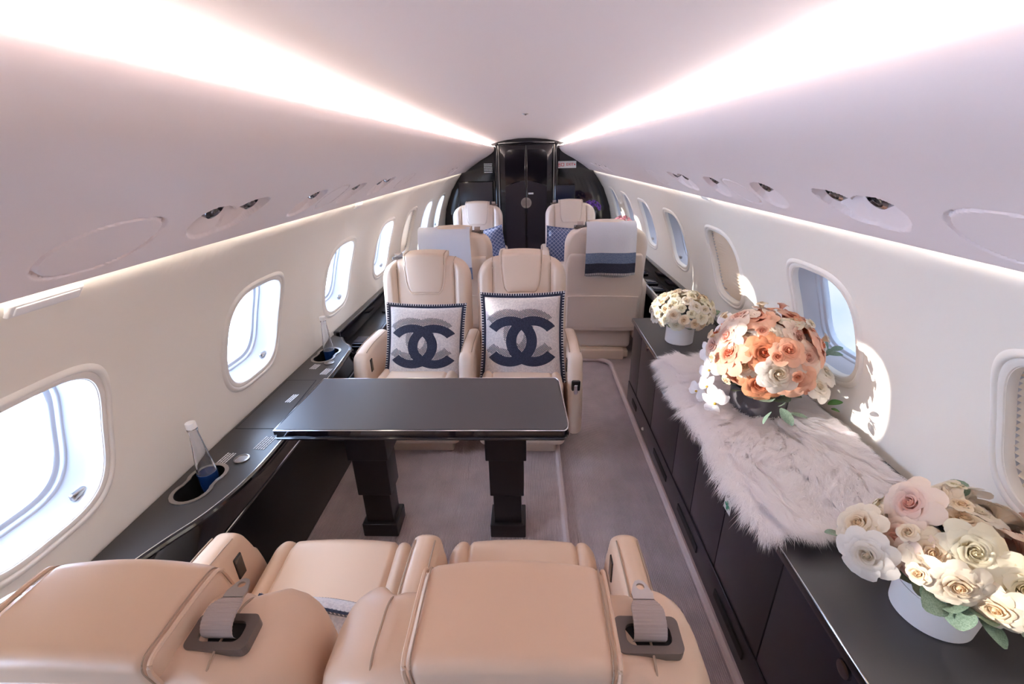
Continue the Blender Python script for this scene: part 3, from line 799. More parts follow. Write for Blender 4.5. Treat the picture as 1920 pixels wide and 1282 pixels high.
def head_f(x, y, z):
    t = (0.125 - z) / 0.25
    if t > 0.25: x *= 1 - 0.20 * (t - 0.25)
    if t > 0.6:
        u = (t - 0.6) / 0.4
        x *= math.sqrt(max(0.0, 1 - 0.42 * u ** 2.5))
    z += 0.008 * math.cos(x / 0.14 * PI / 2)
    if y > 0.02: y += 0.010 * (1 - (x / 0.14) ** 2) + 0.006
    return shear(x, y, z, 0.957)
SM['headrest'] = rbox((0.268, 0.148, 0.25), 0.022, (18, 4, 18), 5, f=head_f)
hp_ = [(y, z) for y, z in catmull([(-0.068, -0.10), (-0.071, 0.06), (-0.066, 0.117), (-0.02, 0.124), (0.04, 0.124), (0.067, 0.114), (0.073, 0.06)], 8)]
for e in (-1, 1):
    SM['piping%d' % e] = tube([head_f(e * 0.1325, y, z) for y, z in hp_], 0.0032, 6); SM['crease%d' % e] = tube([head_f(e * 0.124, y * 1.015, z + 0.0012) for y, z in hp_], 0.0012, 6)
up_ = [(-0.1325, 0.06 - 0.165 * i / 14) for i in range(15)] + [(-0.128 + 0.256 * i / 20, -0.1225) for i in range(21)] + [(0.1325, -0.105 + 0.165 * i / 14) for i in range(15)]
SM['front_piping'] = tube([head_f(x, 0.071, z) for x, z in up_], 0.0034, 6)
def cush_f(x, y, z):
    ax = abs(x)
    if z > 0.02:
        z -= 0.012 * math.exp(-((ax - 0.172) / 0.006) ** 2)
        z += 0.012 * float(smooth01((ax - 0.175) / 0.03)) + 0.010 * (1 - (ax / 0.23) ** 2)
        z += 0.02 * (y / 0.28) * 0.5
    if y > 0.2: y -= 0.012 * (ax / 0.23) ** 2; y -= 0.006 * math.exp(-((ax - 0.172) / 0.006) ** 2)
    return (x, y + 0.13, z + 0.388 + 0.05 * (y - 0.1))
SM['seat_cushion'] = rbox((0.47, 0.55, 0.165), 0.055, (56, 12, 4), 5, f=cush_f)
def skirt_f(x, y, z):
    if y > 0.1: y -= 0.006 * math.exp(-((abs(x) - 0.10) / 0.004) ** 2)
    return (x, y + 0.11, z + 0.215)
SM['skirt'] = rbox((0.50, 0.56, 0.27), 0.035, (50, 4, 4), 4, f=skirt_f)
SM['plinth'] = box(-0.20, 0.20, -0.22, 0.33, 0.0, 0.085, 0.012)
SM['plinth'] = join(SM['plinth'], box(-0.235, 0.235, -0.20, 0.25, 0.015, 0.07, 0.01))
def arm_f(x, y, z):
    z += 0.39
    if y > 0: y -= 0.085 * max(0, (z - 0.25) / 0.38) ** 2.2 * (y / 0.27)
    if z > 0.5 and y < 0: z -= 0.02 * (-y / 0.27)
    if z > 0.5: z -= 0.018 * max(0, (y - 0.02) / 0.2) ** 2
    return (x, y + 0.105, z)
SM['armrest'] = rbox((0.082, 0.54, 0.49), 0.036, (4, 16, 16), 5, f=arm_f)
SM['armrest_seam'] = tube([(0, y, z) for (x, y, z) in [arm_f(0, -0.22 + 0.44 * i / 24, 0.2455) for i in range(25)]], 0.0022, 6)
SM['arm_plate'] = rbox((0.008, 0.034, 0.078), 0.0038, k=3)
SM['arm_button'] = rbox((0.006, 0.016, 0.026), 0.0028, k=3)
zt_ = 1.046
bp_ = [(0.0585, 0.60 + (zt_ - 0.66) * i / 12) for i in range(13)] + [(0.0185 + 0.042 * math.cos(a), zt_ - 0.041 + 0.0425 * math.sin(a)) for a in np.linspace(0.15, PI / 2, 8)] + [(-0.028 - 0.046 * math.sin(a), zt_ - 0.043 + 0.0445 * math.cos(a)) for a in np.linspace(0, PI / 2, 8)] + [(-0.0765, zt_ - 0.06 - 0.3 * i / 10) for i in range(11)]
for e in (-1, 1): SM['back_seam%d' % e] = tube([(e * 0.184, y + yc(z), z) for y, z in bp_], 0.0018, 6)
# rear shell with a literature pocket
def shell_f(x, y, z):
    zz = z + 0.56
    if zz > 0.72: x *= 1 - 0.10 * ((zz - 0.72) / 0.15) ** 2
    if y < 0: y -= 0.012 * (1 - (x / 0.28) ** 2)
    return (x, y + yc(zz) - 0.060, zz)
SM['rear_shell'] = rbox((0.555, 0.05, 0.62), 0.022, (16, 2, 16), 4, f=shell_f)
def pocket_f(x, y, z):
    zz = z + 0.42
    if y < 0: y -= 0.014 * (1 - (x / 0.27) ** 2)
    return (x, y + yc(zz) - 0.083, zz - 0.010 * (x / 0.26) ** 2 * (1 if z > 0 else 0))
SM['rear_pocket'] = rbox((0.52, 0.022, 0.27), 0.010, (14, 1, 8), 3, f=pocket_f)
SM['pocket_welt'] = tube([(x, yc(0.545) - 0.096 - 0.014 * (1 - (x / 0.27) ** 2), 0.553 - 0.010 * (x / 0.26) ** 2) for x in np.linspace(-0.255, 0.255, 17)], 0.005, 6)
# belt guide on the shoulder
def loop_rr(w, d, r, n=5):
    o = []
    for cx, cy, a in ((w / 2 - r, d / 2 - r, 0), (-w / 2 + r, d / 2 - r, PI / 2), (-w / 2 + r, -d / 2 + r, PI), (w / 2 - r, -d / 2 + r, 1.5 * PI)):
        o += [(cx + r * math.cos(a + PI / 2 * i / n), cy + r * math.sin(a + PI / 2 * i / n)) for i in range(n + 1)]
    return o
SM['belt_guide'] = plate(loop_rr(0.086, 0.048, 0.009), [loop_rr(0.060, 0.028, 0.010)], -0.012, 0.004)
SM['guide_slot'] = plate(loop_rr(0.062, 0.030, 0.011), [], -0.012, -0.003)
def strap_path(u):
    P = catmull([(0, -0.006, -0.004), (0, -0.010, 0.012), (0, -0.002, 0.026), (0, 0.014, 0.031), (0, 0.030, 0.026), (0, 0.042, 0.019)], 8)
    k = u * (len(P) - 1); i = min(int(k), len(P) - 2); return P[i] * (1 - (k - i)) + P[i + 1] * (k - i)
def strap_w(u): return 0.0215 - 0.009 * float(smooth01((u - 0.62) / 0.38))
SM['belt_strap'] = solid_grid(lambda u, v: ((u - 0.5) * 2 * strap_w(v), strap_path(v)[1], strap_path(v)[2] + 0.0006 * math.sin(v * 110)), 8, 60, lambda u, v: (0, 0.0012, -0.0035))
tng = plate([(-0.020, 0.0), (0.020, 0.0), (0.021, 0.014), (0.014, 0.034), (0.008, 0.044), (0.0, 0.047), (-0.008, 0.044), (-0.014, 0.034), (-0.021, 0.014)], [[(0.008 * math.cos(a), 0.030 + 0.008 * math.sin(a)) for a in np.linspace(0, 2 * PI, 14, endpoint=False)]], -0.0025, 0.0025)
SM['belt_tongue'] = tng.tf(lambda x, y, z: (x * 0.72, 0.036 + y * 0.68, 0.022 - y * 0.12 + z * 0.8))
SMM = {}
def sm(key, m, smooth=True):
    kk = (key, m.name)
    if kk not in SMM: SMM[kk] = SM[key].mesh(key, m, smooth)
    return SMM[kk]
# mid-shoulder belt guide tilts with the shoulder
def make_seat(label, loc, facing, leather, arms=(-1, 1), belt=1, scale=1.0, rear=True, front_plate=None, side_plate=True, rot=0.0):
    t = thing('cabin_seat', label, 'seat', loc, (0 if facing > 0 else PI) + rot, 'leather cabin seats', scale)
    L = leather
    b_ = obj('backrest', sm('backrest', L), parent=t)
    for e in (-1, 1): obj('seam', sm('back_seam%d' % e, SEAM), parent=b_)
    h_ = obj('headrest', sm('headrest', L), parent=t)
    obj('front_piping', sm('front_piping', L), parent=h_)
    for e in (-1, 1): obj('piping', sm('piping%d' % e, L), parent=h_); obj('seam', sm('crease%d' % e, SEAM), parent=h_)
    obj('seat_cushion', sm('seat_cushion', L), parent=t); obj('skirt', sm('skirt', L), parent=t); obj('plinth', sm('plinth', LEATHER2), parent=t)
    if rear:
        obj('rear_shell', sm('rear_shell', L), parent=t); p = obj('rear_pocket', sm('rear_pocket', L), parent=t); obj('welt', sm('pocket_welt', L), parent=p)
    for s in arms:
        a = obj('armrest', sm('armrest', L), parent=t, loc=(s * 0.302, 0, 0))
        for e in (-1, 1):
            q = obj('seam', sm('armrest_seam', SEAM), parent=a, loc=(e * 0.030, 0, -0.006))
        if side_plate:
            pl = obj('control_plate', sm('arm_plate', BLACK), parent=a, loc=(-s * 0.0415, 0.235, 0.535), label='black control plate on the inner side of the armrest')
    if belt:
        g = obj('belt_guide', sm('belt_guide', PLATE, False), parent=t, loc=(belt * 0.182, -0.312, 1.050)); g.rotation_euler = (0.10, 0, 0)
        obj('guide_slot', sm('guide_slot', DARK, False), parent=g); obj('belt_strap', sm('belt_strap', WEB), parent=g); obj('belt_tongue', sm('belt_tongue', STEEL, False), parent=g)
    return t
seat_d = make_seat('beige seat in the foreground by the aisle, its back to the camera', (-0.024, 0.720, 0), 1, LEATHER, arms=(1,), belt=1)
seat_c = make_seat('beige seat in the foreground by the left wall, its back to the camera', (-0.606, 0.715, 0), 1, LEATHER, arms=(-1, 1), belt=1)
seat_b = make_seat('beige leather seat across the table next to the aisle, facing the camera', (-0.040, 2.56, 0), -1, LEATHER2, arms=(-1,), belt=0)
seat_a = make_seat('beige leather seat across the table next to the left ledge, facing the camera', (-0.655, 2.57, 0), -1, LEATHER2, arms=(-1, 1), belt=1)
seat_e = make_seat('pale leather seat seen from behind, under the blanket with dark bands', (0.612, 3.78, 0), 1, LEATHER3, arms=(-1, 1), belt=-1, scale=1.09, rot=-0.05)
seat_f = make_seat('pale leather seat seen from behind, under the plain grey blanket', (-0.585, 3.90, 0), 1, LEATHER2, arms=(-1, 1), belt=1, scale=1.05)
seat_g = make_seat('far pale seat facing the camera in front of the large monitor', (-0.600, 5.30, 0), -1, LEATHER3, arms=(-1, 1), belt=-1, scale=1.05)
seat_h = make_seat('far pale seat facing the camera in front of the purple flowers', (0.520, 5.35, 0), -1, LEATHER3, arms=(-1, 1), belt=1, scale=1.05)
# recline buttons on the aisle armrest of the seat across the table
ap = obj('armrest_switch', rbox((0.034, 0.016, 0.105), 0.0075, k=4), BLACK, seat_b, loc=(-0.302, 0.345, 0.42), label='black oval switch panel on the aisle armrest'); ap.rotation_euler = (-0.12, 0, 0); ap.scale = (1.45, 1.3, 1.45)
obj('button', lathe([(0.0, 0.012), (0.009, 0.011), (0.012, 0.006)], 20, axis='y'), STEEL, ap, loc=(0, 0, -0.034)); obj('handle', rbox((0.016, 0.012, 0.045), 0.005, k=3, c=(0, 0.008, 0.014)), CHROME, ap)
# lap belt buckle on the seat by the aisle
lb = obj('lap_belt', solid_grid(lambda u, v: (0.235 - 0.085 * u, 0.02 + 0.03 * u, 0.50 + 0.05 * u + (v - 0.5) * 0.048), 6, 2, lambda u, v: (0.002, 0.004, 0)), WEB, seat_b)
obj('buckle', rbox((0.055, 0.014, 0.042), 0.005, k=3, c=(0.140, 0.055, 0.555)), STEEL, lb)

# ------------------------------------------------------------------ cushions with the interlocked emblem
PA, PT = 0.245, 0.075
def pil(u, v, s):
    x = PA * u * (1 - 0.055 * (1 - v * v)); z = PA * v * (1 - 0.05 * (1 - u * u))
    k = 0.90
    uu, vv = min(1, abs(u) / k), min(1, abs(v) / k)
    th = PT * ((1 - uu ** 2.4) * (1 - vv ** 2.4)) ** 0.5 + 0.004
    th += 0.004 * math.sin(5 * u + 2 * v) * (1 - uu) * (1 - vv)
    return (x, s * th, z)
def pil_front(x, z):
    u, v = x / PA, z / PA
    for _ in range(4):
        u = x / PA / (1 - 0.055 * (1 - v * v)); v = z / PA / (1 - 0.05 * (1 - u * u))
    return pil(u, v, 1)[1]
def pillow_body():
    N = 60; V = []; F = []; MI = []
    for s in (1, -1):
        o = len(V)
        for j in range(N + 1):
            for i in range(N + 1): V.append(pil(2 * i / N - 1, 2 * j / N - 1, s))
        for j in range(N):
            for i in range(N):
                F.append((o + j * (N + 1) + i, o + j * (N + 1) + i + 1, o + (j + 1) * (N + 1) + i + 1, o + (j + 1) * (N + 1) + i))
                m = min(i, j, N - 1 - i, N - 1 - j); MI.append(1 if m < 3 else 0)
    mb = MB(); mb.add(V, F); mb.mi = MI
    n1 = (N + 1) ** 2
    rim = [i for i in range(N)] + [j * (N + 1) + N for j in range(N)] + [N * (N + 1) + i for i in range(N, 0, -1)] + [j * (N + 1) for j in range(N, 0, -1)]
    fs = [(rim[i], rim[(i + 1) % len(rim)], rim[(i + 1) % len(rim)] + n1, rim[i] + n1) for i in range(len(rim))]
    mb.f += fs; mb.mi += [1] * len(fs)
    return mb
def stitches():
    mb = MB()
    for e in range(4):
        for k in range(34):
            t = -0.97 + 1.94 * k / 33
            for (a0, a1) in ((0.955, 1.012),):
                q = []
                for aa, tt in ((a0, t - 0.010), (a0, t + 0.010), (a1, t + 0.010), (a1, t - 0.010)):
                    u, v = {0: (tt, aa), 1: (aa, tt), 2: (tt, -aa), 3: (-aa, tt)}[e]
                    q.append((u, v))
                for s in (1, -1):
                    P = [pil(u, v, s) for u, v in q]; P = [(x, y + s * 0.0015, z) for x, y, z in P]
                    mb.add(P, [(0, 1, 2, 3) if s > 0 else (3, 2, 1, 0)])
    return mb
EM_R, EM_I, EM_O, EM_G, EM_S = 0.1525, 0.0945, 0.0665, math.radians(38), 0.86
def em_in(x, z):
    for s in (-1, 1):
        dx, dz = (x - s * EM_O), z / EM_S
        r = math.hypot(dx, dz)
        if EM_I < r < EM_R and abs(math.atan2(dz, s * dx)) > EM_G: return True
    return False
def emblem():
    mb = MB()
    for s in (-1, 1):
        na, nr = 72, 6; V = []; F = []
        for i in range(na + 1):
            a = EM_G + (2 * PI - 2 * EM_G) * i / na
            for j in range(nr + 1):
                r = EM_I + (EM_R - EM_I) * j / nr
                x, z = s * (EM_O + r * math.cos(a)), r * math.sin(a) * EM_S - 0.03
                V.append((x, pil_front(x, z) + 0.0016 + 0.0003 * s, z))
        for i in range(na):
            for j in range(nr): F.append((i * (nr + 1) + j, i * (nr + 1) + j + 1, (i + 1) * (nr + 1) + j + 1, (i + 1) * (nr + 1) + j))
        mb.add(V, F)
    return mb
def hatch():
    """diagonal hatching of the emblem's offset shadow"""
    mb = MB(); ox, oz = 0.016, 0.042; step = 0.0068; w = 0.0032
    for k in range(-60, 61):
        c = k * step; run = []
        for t in np.arange(-0.26, 0.26, 0.003):
            x = t; z = t + c * 1.4142
            inside = em_in(x - ox, (z + 0.03 - oz)) and not em_in(x, z + 0.03) and abs(x) < 0.2 and abs(z) < 0.2
            if inside: run.append((x, z))
            if (not inside) and run:
                if len(run) > 1:
                    V = []; d = w / 2
                    for (a, b) in run:
                        V += [(a - d * .7, pil_front(a, b) + 0.0013, b + d * .7), (a + d * .7, pil_front(a, b) + 0.0013, b - d * .7)]
                    mb.add(V, [(2 * i, 2 * i + 1, 2 * i + 3, 2 * i + 2) for i in range(len(run) - 1)])
                run = []
    return mb
PM = [pillow_body().mesh('cover', [WOOL, NAVY]), stitches().mesh('stitching', mat('stitch_white', (0.75, 0.72, 0.72), 0.9), False), emblem().mesh('emblem', NAVY, True), hatch().mesh('emblem_hatching', NAVY, False)]
def cushion(label, loc, rot, scale=1.0):
    t = thing('cushion', label, 'cushion', loc, 0, 'woollen emblem cushions', scale); t.rotation_euler = rot
    obj('cover', PM[0], parent=t); obj('stitching', PM[1], parent=t, label='white blanket stitch along the dark edge')
    e = obj('emblem', PM[2], parent=t, label='dark emblem of two interlocked letters C'); hh = obj('emblem_hatching', PM[3], parent=e); hh['kind'] = 'stuff'
    return t
LEAN = 0.48
cushion('ivory cushion with dark interlocked letters on the seat beside the left ledge', (-0.622, 2.478, 0.616), (LEAN, -0.02, PI), (1.0, 1.0, 0.99))
cushion('ivory cushion with dark interlocked letters on the seat beside the aisle', (-0.035, 2.468, 0.652), (LEAN, 0.02, PI - 0.05), (1.04, 1.04, 1.11))
cushion('ivory cushion mostly hidden behind the foreground seat backs', (-0.435, 0.70, 0.60), (0.28, 0.05, -0.15), 0.68)

# blue quilted cushions
def quilt_mat():
    m = mat('blue_quilt', (0.05, 0.085, 0.22), 0.7, sheen=0.4)
    nt = m.node_tree; b = nt.nodes['Principled BSDF']; tc = nt.nodes.new('ShaderNodeTexCoord')
    outs = []
    for a in (PI / 4, -PI / 4):
        mp = nt.nodes.new('ShaderNodeMapping'); mp.inputs['Rotation'].default_value = (0, a, 0); mp.inputs['Scale'].default_value = (1, 1, 1)
        w = nt.nodes.new('ShaderNodeTexWave'); w.inputs['Scale'].default_value = 9; w.bands_direction = 'X'
        r = nt.nodes.new('ShaderNodeMath'); r.operation = 'GREATER_THAN'; r.inputs[1].default_value = 0.955
        nt.links.new(tc.outputs['Object'], mp.inputs[0]); nt.links.new(mp.outputs[0], w.inputs['Vector']); nt.links.new(w.outputs['Fac'], r.inputs[0]); outs.append(r)
    mxm = nt.nodes.new('ShaderNodeMath'); mxm.operation = 'MAXIMUM'
    nt.links.new(outs[0].outputs[0], mxm.inputs[0]); nt.links.new(outs[1].outputs[0], mxm.inputs[1])
    mi = nt.nodes.new('ShaderNodeMix'); mi.data_type = 'RGBA'; mi.inputs[6].default_value = (0.05, 0.085, 0.22, 1); mi.inputs[7].default_value = (0.36, 0.40, 0.58, 1)
    nt.links.new(mxm.outputs[0], mi.inputs[0]); nt.links.new(mi.outputs[2], b.inputs['Base Color'])
    return m
QUILT = quilt_mat()
def plain_pillow():
    N = 24; mb = MB()
    for s in (1, -1): 
        g = grid(lambda a, b: pil(2 * a - 1, 2 * b - 1, s), N, N); mb.add(g.v, g.f)
    return mb
QP = plain_pillow().mesh('cover', QUILT)
for lab, loc, rot in (('blue latticed cushion on the far left seat under the large monitor', (-0.46, 5.22, 0.66), (0.25, 0.25, PI - 0.2)), ('blue latticed cushion on the far right seat beside the purple flowers', (0.42, 5.24, 0.66), (0.25, -0.12, PI + 0.2))):
    t = thing('cushion', lab, 'cushion', loc, 0, 'blue latticed cushions', 0.9); t.rotation_euler = rot; obj('cover', QP, parent=t)

# ------------------------------------------------------------------ blankets over the seat backs
def drape(profile, x0, x1, skew=0.0, wob=0.004, thick=0.006, nx=40, rng=(0, 1)):
    P = catmull(profile, 14); sg_ = np.r_[0, np.cumsum([np.linalg.norm(P[i + 1] - P[i]) for i in range(len(P) - 1)])]; sg_ /= sg_[-1]
    Y = np.array([p[0] for p in P]); Z = np.array([p[1] for p in P])
    def fn(u, v):
        v = rng[0] + (rng[1] - rng[0]) * v
        y = float(np.interp(v, sg_, Y)); z = float(np.interp(v, sg_, Z))
        hang = max(0.0, v - 0.35)
        x = x0 + (x1 - x0) * u + skew * v * (u - 0.3)
        y -= wob * (math.sin(u * 9 + 1) + 0.6 * math.sin(u * 17)) * hang * 2
        return (x, y, z + 0.004 * math.sin(u * 7) * hang)
    return fn, thick
def blanket_thing(name, label, prof, x0, x1, bands, skew=0.0):
    t = thing(name, label, 'blanket', (0, 0, 0))
    fn, th = drape(prof, x0, x1, skew)
    for nm, a, b, m, lab in bands:
        g = solid_grid(lambda u, v: fn(u, a + (b - a) * v), 40, max(4, int((b - a) * 44)), lambda u, v: (0, th * 0.8, -th * 0.5))
        obj(nm, g, m, t, label=lab)
    return t, fn
pe = [(3.50, 0.98), (3.49, 1.10), (3.455, 1.168), (3.40, 1.186), (3.345, 1.168), (3.322, 1.10), (3.318, 1.00), (3.316, 0.90), (3.320, 0.80)]
te, fe = blanket_thing('folded_blanket', 'pale blanket with slate and navy end bands over the right seat back', pe, 0.435, 0.785,
                       [('blanket_field', 0.0, 0.755, GREYWOOL, None), ('slate_band', 0.755, 0.868, BANDWOOL, 'slate blue woven band'), ('navy_band', 0.868, 1.0, NAVY, 'navy band at the end')], skew=0.025)
# inner layer of the fold, peeking out underneath at the lower right
fn2, th2 = drape([(3.345, 1.02), (3.342, 0.92), (3.344, 0.83), (3.350, 0.775)], 0.44, 0.77, 0.0)
obj('inner_fold', solid_grid(lambda u, v: (fn2(u, v)[0], fn2(u, v)[1], fn2(u, v)[2] + 0.022 * abs(u - 0.62) * (1 if v > 0.7 else 0)), 30, 14, lambda u, v: (0, 0.006, 0)), [NAVY], te, label='navy inner layer of the folded blanket')
sb = MB()
for k in range(40):
    u = (k + 0.5) / 40
    for (f, v0, v1, off) in ((fe, 0.975, 1.004, -0.002), (fn2, 0.94, 1.004, -0.002)):
        a, b = Vector(f(u - 0.006, v0)), Vector(f(u + 0.006, v0)); c, d = Vector(f(u + 0.006, v1)), Vector(f(u - 0.006, v1))
        sb.add([p + Vector((0, off, 0)) for p in (a, b, c, d)], [(0, 1, 2, 3)])
obj('stitching', sb, mat('stitch_white', (0.75, 0.72, 0.72), 0.9), te, smooth=False, label='white stitching along the blanket ends')
pfp = [(3.66, 0.96), (3.64, 1.08), (3.60, 1.128), (3.545, 1.142), (3.495, 1.125), (3.470, 1.06), (3.468, 0.96), (3.470, 0.86), (3.476, 0.74)]
blanket_thing('folded_blanket', 'plain grey blue blanket over the left seat back', pfp, -0.845, -0.452, [('blanket_field', 0.0, 0.86, GREYWOOL, None), ('end_band', 0.86, 1.0, BANDWOOL, 'slate blue end band')], skew=0.02)

# ------------------------------------------------------------------ sideboard
CX, CZ = 0.715, 0.62
CY0, CY1 = -0.6, 2.86
sbd = thing('sideboard', 'long black lacquered sideboard with flush doors along the right wall', 'sideboard', (0, 0, 0))
obj('carcass', box(CX + 0.022, 1.195, CY0, CY1, 0.0, CZ - 0.031, 0.004), VENEER, sbd)
dy = [CY0, -0.05, 0.30, 0.62, 0.945, 1.293, 1.572, 1.838, 2.26, 2.63, CY1]
for k, (a, b) in enumerate(zip(dy, dy[1:])):
    dr = obj('door', box(CX, CX + 0.022, a + 0.0015, b - 0.0015, 0.155, CZ - 0.027, 0.003), VENEER, sbd)
    if k in (3, 7, 8):
        yy, zz = {3: (0.675, 0.555), 7: (2.20, 0.50), 8: (2.49, 0.565)}[k]
        kn = obj('latch', lathe([(0.0, -0.006), (0.012, -0.007), (0.020, -0.005), (0.022, 0.002)], 24, axis='x'), mat('dark_chrome', (0.2, 0.18, 0.19), 0.15, metal=1), dr); kn.location = (CX - 0.001, yy, zz)
obj('plinth', box(CX - 0.004, CX + 0.022, CY0, CY1, 0.0, 0.152, 0.003), VENEER, sbd)
for (a, b) in ((2.58, 2.70), (1.89, 2.14), (1.44, 1.70), (1.00, 1.245), (0.50, 0.78)):
    obj('vent_slot', rbox((0.008, b - a, 0.036), 0.0035, k=3, c=(CX - 0.005, (a + b) / 2, 0.082)), DARK, sbd, label='black vent slot in the plinth')
obj('door_stop', lathe([(0.0, -0.012), (0.008, -0.010), (0.011, 0.0)], 16, (CX - 0.005, 2.385, 0.062), 'x'), WHITE, sbd, label='small white stop')
t = thing('first_aid_sticker', 'small white sticker with a green cross on the black sideboard door', 'sticker', (CX - 0.0006, 1.285, 0.468))
obj('backing', box(-0.0005, 0.0005, -0.026, 0.026, -0.026, 0.026, 0.0002, 1), PAPER, t)
obj('cross', join(box(-0.0011, -0.0004, -0.006, 0.006, -0.018, 0.018, 0.0002, 1), box(-0.0012, -0.0004, -0.018, 0.018, -0.006, 0.006, 0.0002, 1)), GREEN, t, smooth=False)
ct = thing('worktop', 'dark satin worktop running the length of the right sideboard', 'worktop', (0, 0, 0))
obj('top', box(CX - 0.012, 1.20, CY0, CY1 + 0.01, CZ - 0.024, CZ, 0.003), TOPMAT, ct)
obj('edge_strip', box(CX - 0.016, CX - 0.010, CY0, CY1 + 0.01, CZ - 0.026, CZ - 0.001, 0.002), BLACK, ct)
obj('edge_highlight', tube([(CX - 0.013, CY0, CZ - 0.001), (CX - 0.013, CY1 + 0.01, CZ - 0.001)], 0.0022, 6), CHROME, ct)
obj('rear_rail', box(1.202, 1.240, CY0, CY1, CZ - 0.03, CZ + 0.022, 0.005), mat('rail_bronze', (0.035, 0.030, 0.028), 0.3, metal=0.3), ct)
obj('rail_groove', box(1.196, 1.203, CY0, CY1, CZ - 0.02, CZ + 0.004, 0.001), DARK, ct)

# ------------------------------------------------------------------ fur throw
def fur_throw():
    t = thing('fur_throw', 'shaggy white fur throw draped over the sideboard under the peach flowers', 'throw', (0, 0, 0))
    def top(u, v):   # u: front edge -> wall, v: near -> far
        xf = 0.700 - 0.02 * math.sin(v * 5)
        x = xf + (1.165 - xf) * u; y = 1.05 + 1.08 * v + 0.05 * (u - 0.5) * (1 - v) - 0.03 * math.sin(u * 6)
        z = CZ + 0.026 + 0.005 * math.sin(u * 9 + v * 13)
        if u < 0.06: z -= 0.03 * (0.06 - u) / 0.06
        return (x, y, z)
    obj('hide', solid_grid(top, 24, 40, lambda u, v: (0, 0, -0.019)), FUR, t, label='hide under the fur')
    rs = np.random.RandomState(3)
    ncl, per = 2900, 28
    V = []; F = []
    for c in range(ncl):
        u, v = rs.rand(), rs.rand()
        if rs.rand() < 0.34:   # denser rim
            e = rs.randint(4)
            if e == 0: u = 0.03 * rs.rand()
            if e == 1: u = 1 - 0.04 * rs.rand()
            if e == 2: v = 0.03 * rs.rand()
            if e == 3: v = 1 - 0.03 * rs.rand()
        base = np.array(top(u, v))
        # pile lies outward from a whorl, combed towards the front edge and the camera
        d = np.array([(u - 0.60) * 1.4 - 0.15, (v - 0.66) * 1.6 - 0.22])
        sw = 0.45 * math.sin(7 * u + 4 * v) + 0.30 * math.sin(17 * u - 11 * v) + 0.16 * rs.randn(); cs, sn = math.cos(sw), math.sin(sw)
        d = np.array([d[0] * cs - d[1] * sn, d[0] * sn + d[1] * cs]); d /= np.linalg.norm(d) + 1e-6
        L = 0.085 * (0.65 + 0.6 * rs.rand())
        lift = 0.12 + 0.20 * rs.rand()
        over = base[0] + d[0] * L < 0.70
        tip = base + np.array([d[0] * L * 0.95, d[1] * L * 0.95, L * lift if not over else -L * 0.25 * rs.rand()])
        for k in range(per):
            b = base + np.array([rs.randn() * 0.014, rs.randn() * 0.014, 0.0])
            tp = tip + rs.randn(3) * np.array([0.010, 0.010, 0.005])
            if tp[0] > 1.19: tp[0] = 1.19 + (tp[0] - 1.19) * 0.2
            if tp[2] < CZ + 0.006 and tp[0] > 0.70: tp[2] = CZ + 0.006
            mid = (b + tp) / 2 + np.array([0, 0, L * 0.13])
            if over: mid[2] = max(mid[2], CZ + 0.025)
            ax = tp - b; side = np.array([-ax[1], ax[0], 0.0]); n_ = np.linalg.norm(side) + 1e-9; side = side / n_ * (0.0008 + 0.0006 * rs.rand())
            o = len(V)
            q = (b + mid) / 2 + np.array([0, 0, L * 0.04]); q2 = (tp + mid) / 2 + np.array([0, 0, L * 0.03])
            V += [b - side, b + side, q - side, q + side, mid - side * .8, mid + side * .8, q2 - side * .5, q2 + side * .5, tp]
            F += [(o, o + 1, o + 3, o + 2), (o + 2, o + 3, o + 5, o + 4), (o + 4, o + 5, o + 7, o + 6), (o + 6, o + 7, o + 8)]
    me = bpy.data.meshes.new('fur_pile'); me.from_pydata([tuple(p) for p in V], [], F); me.materials.append(FUR)
    me.polygons.foreach_set('use_smooth', [True] * len(me.polygons)); me.update()
    h = bpy.data.objects.new('fur_pile', me); COL.objects.link(h); h.parent = t; h['kind'] = 'stuff'
fur_throw()

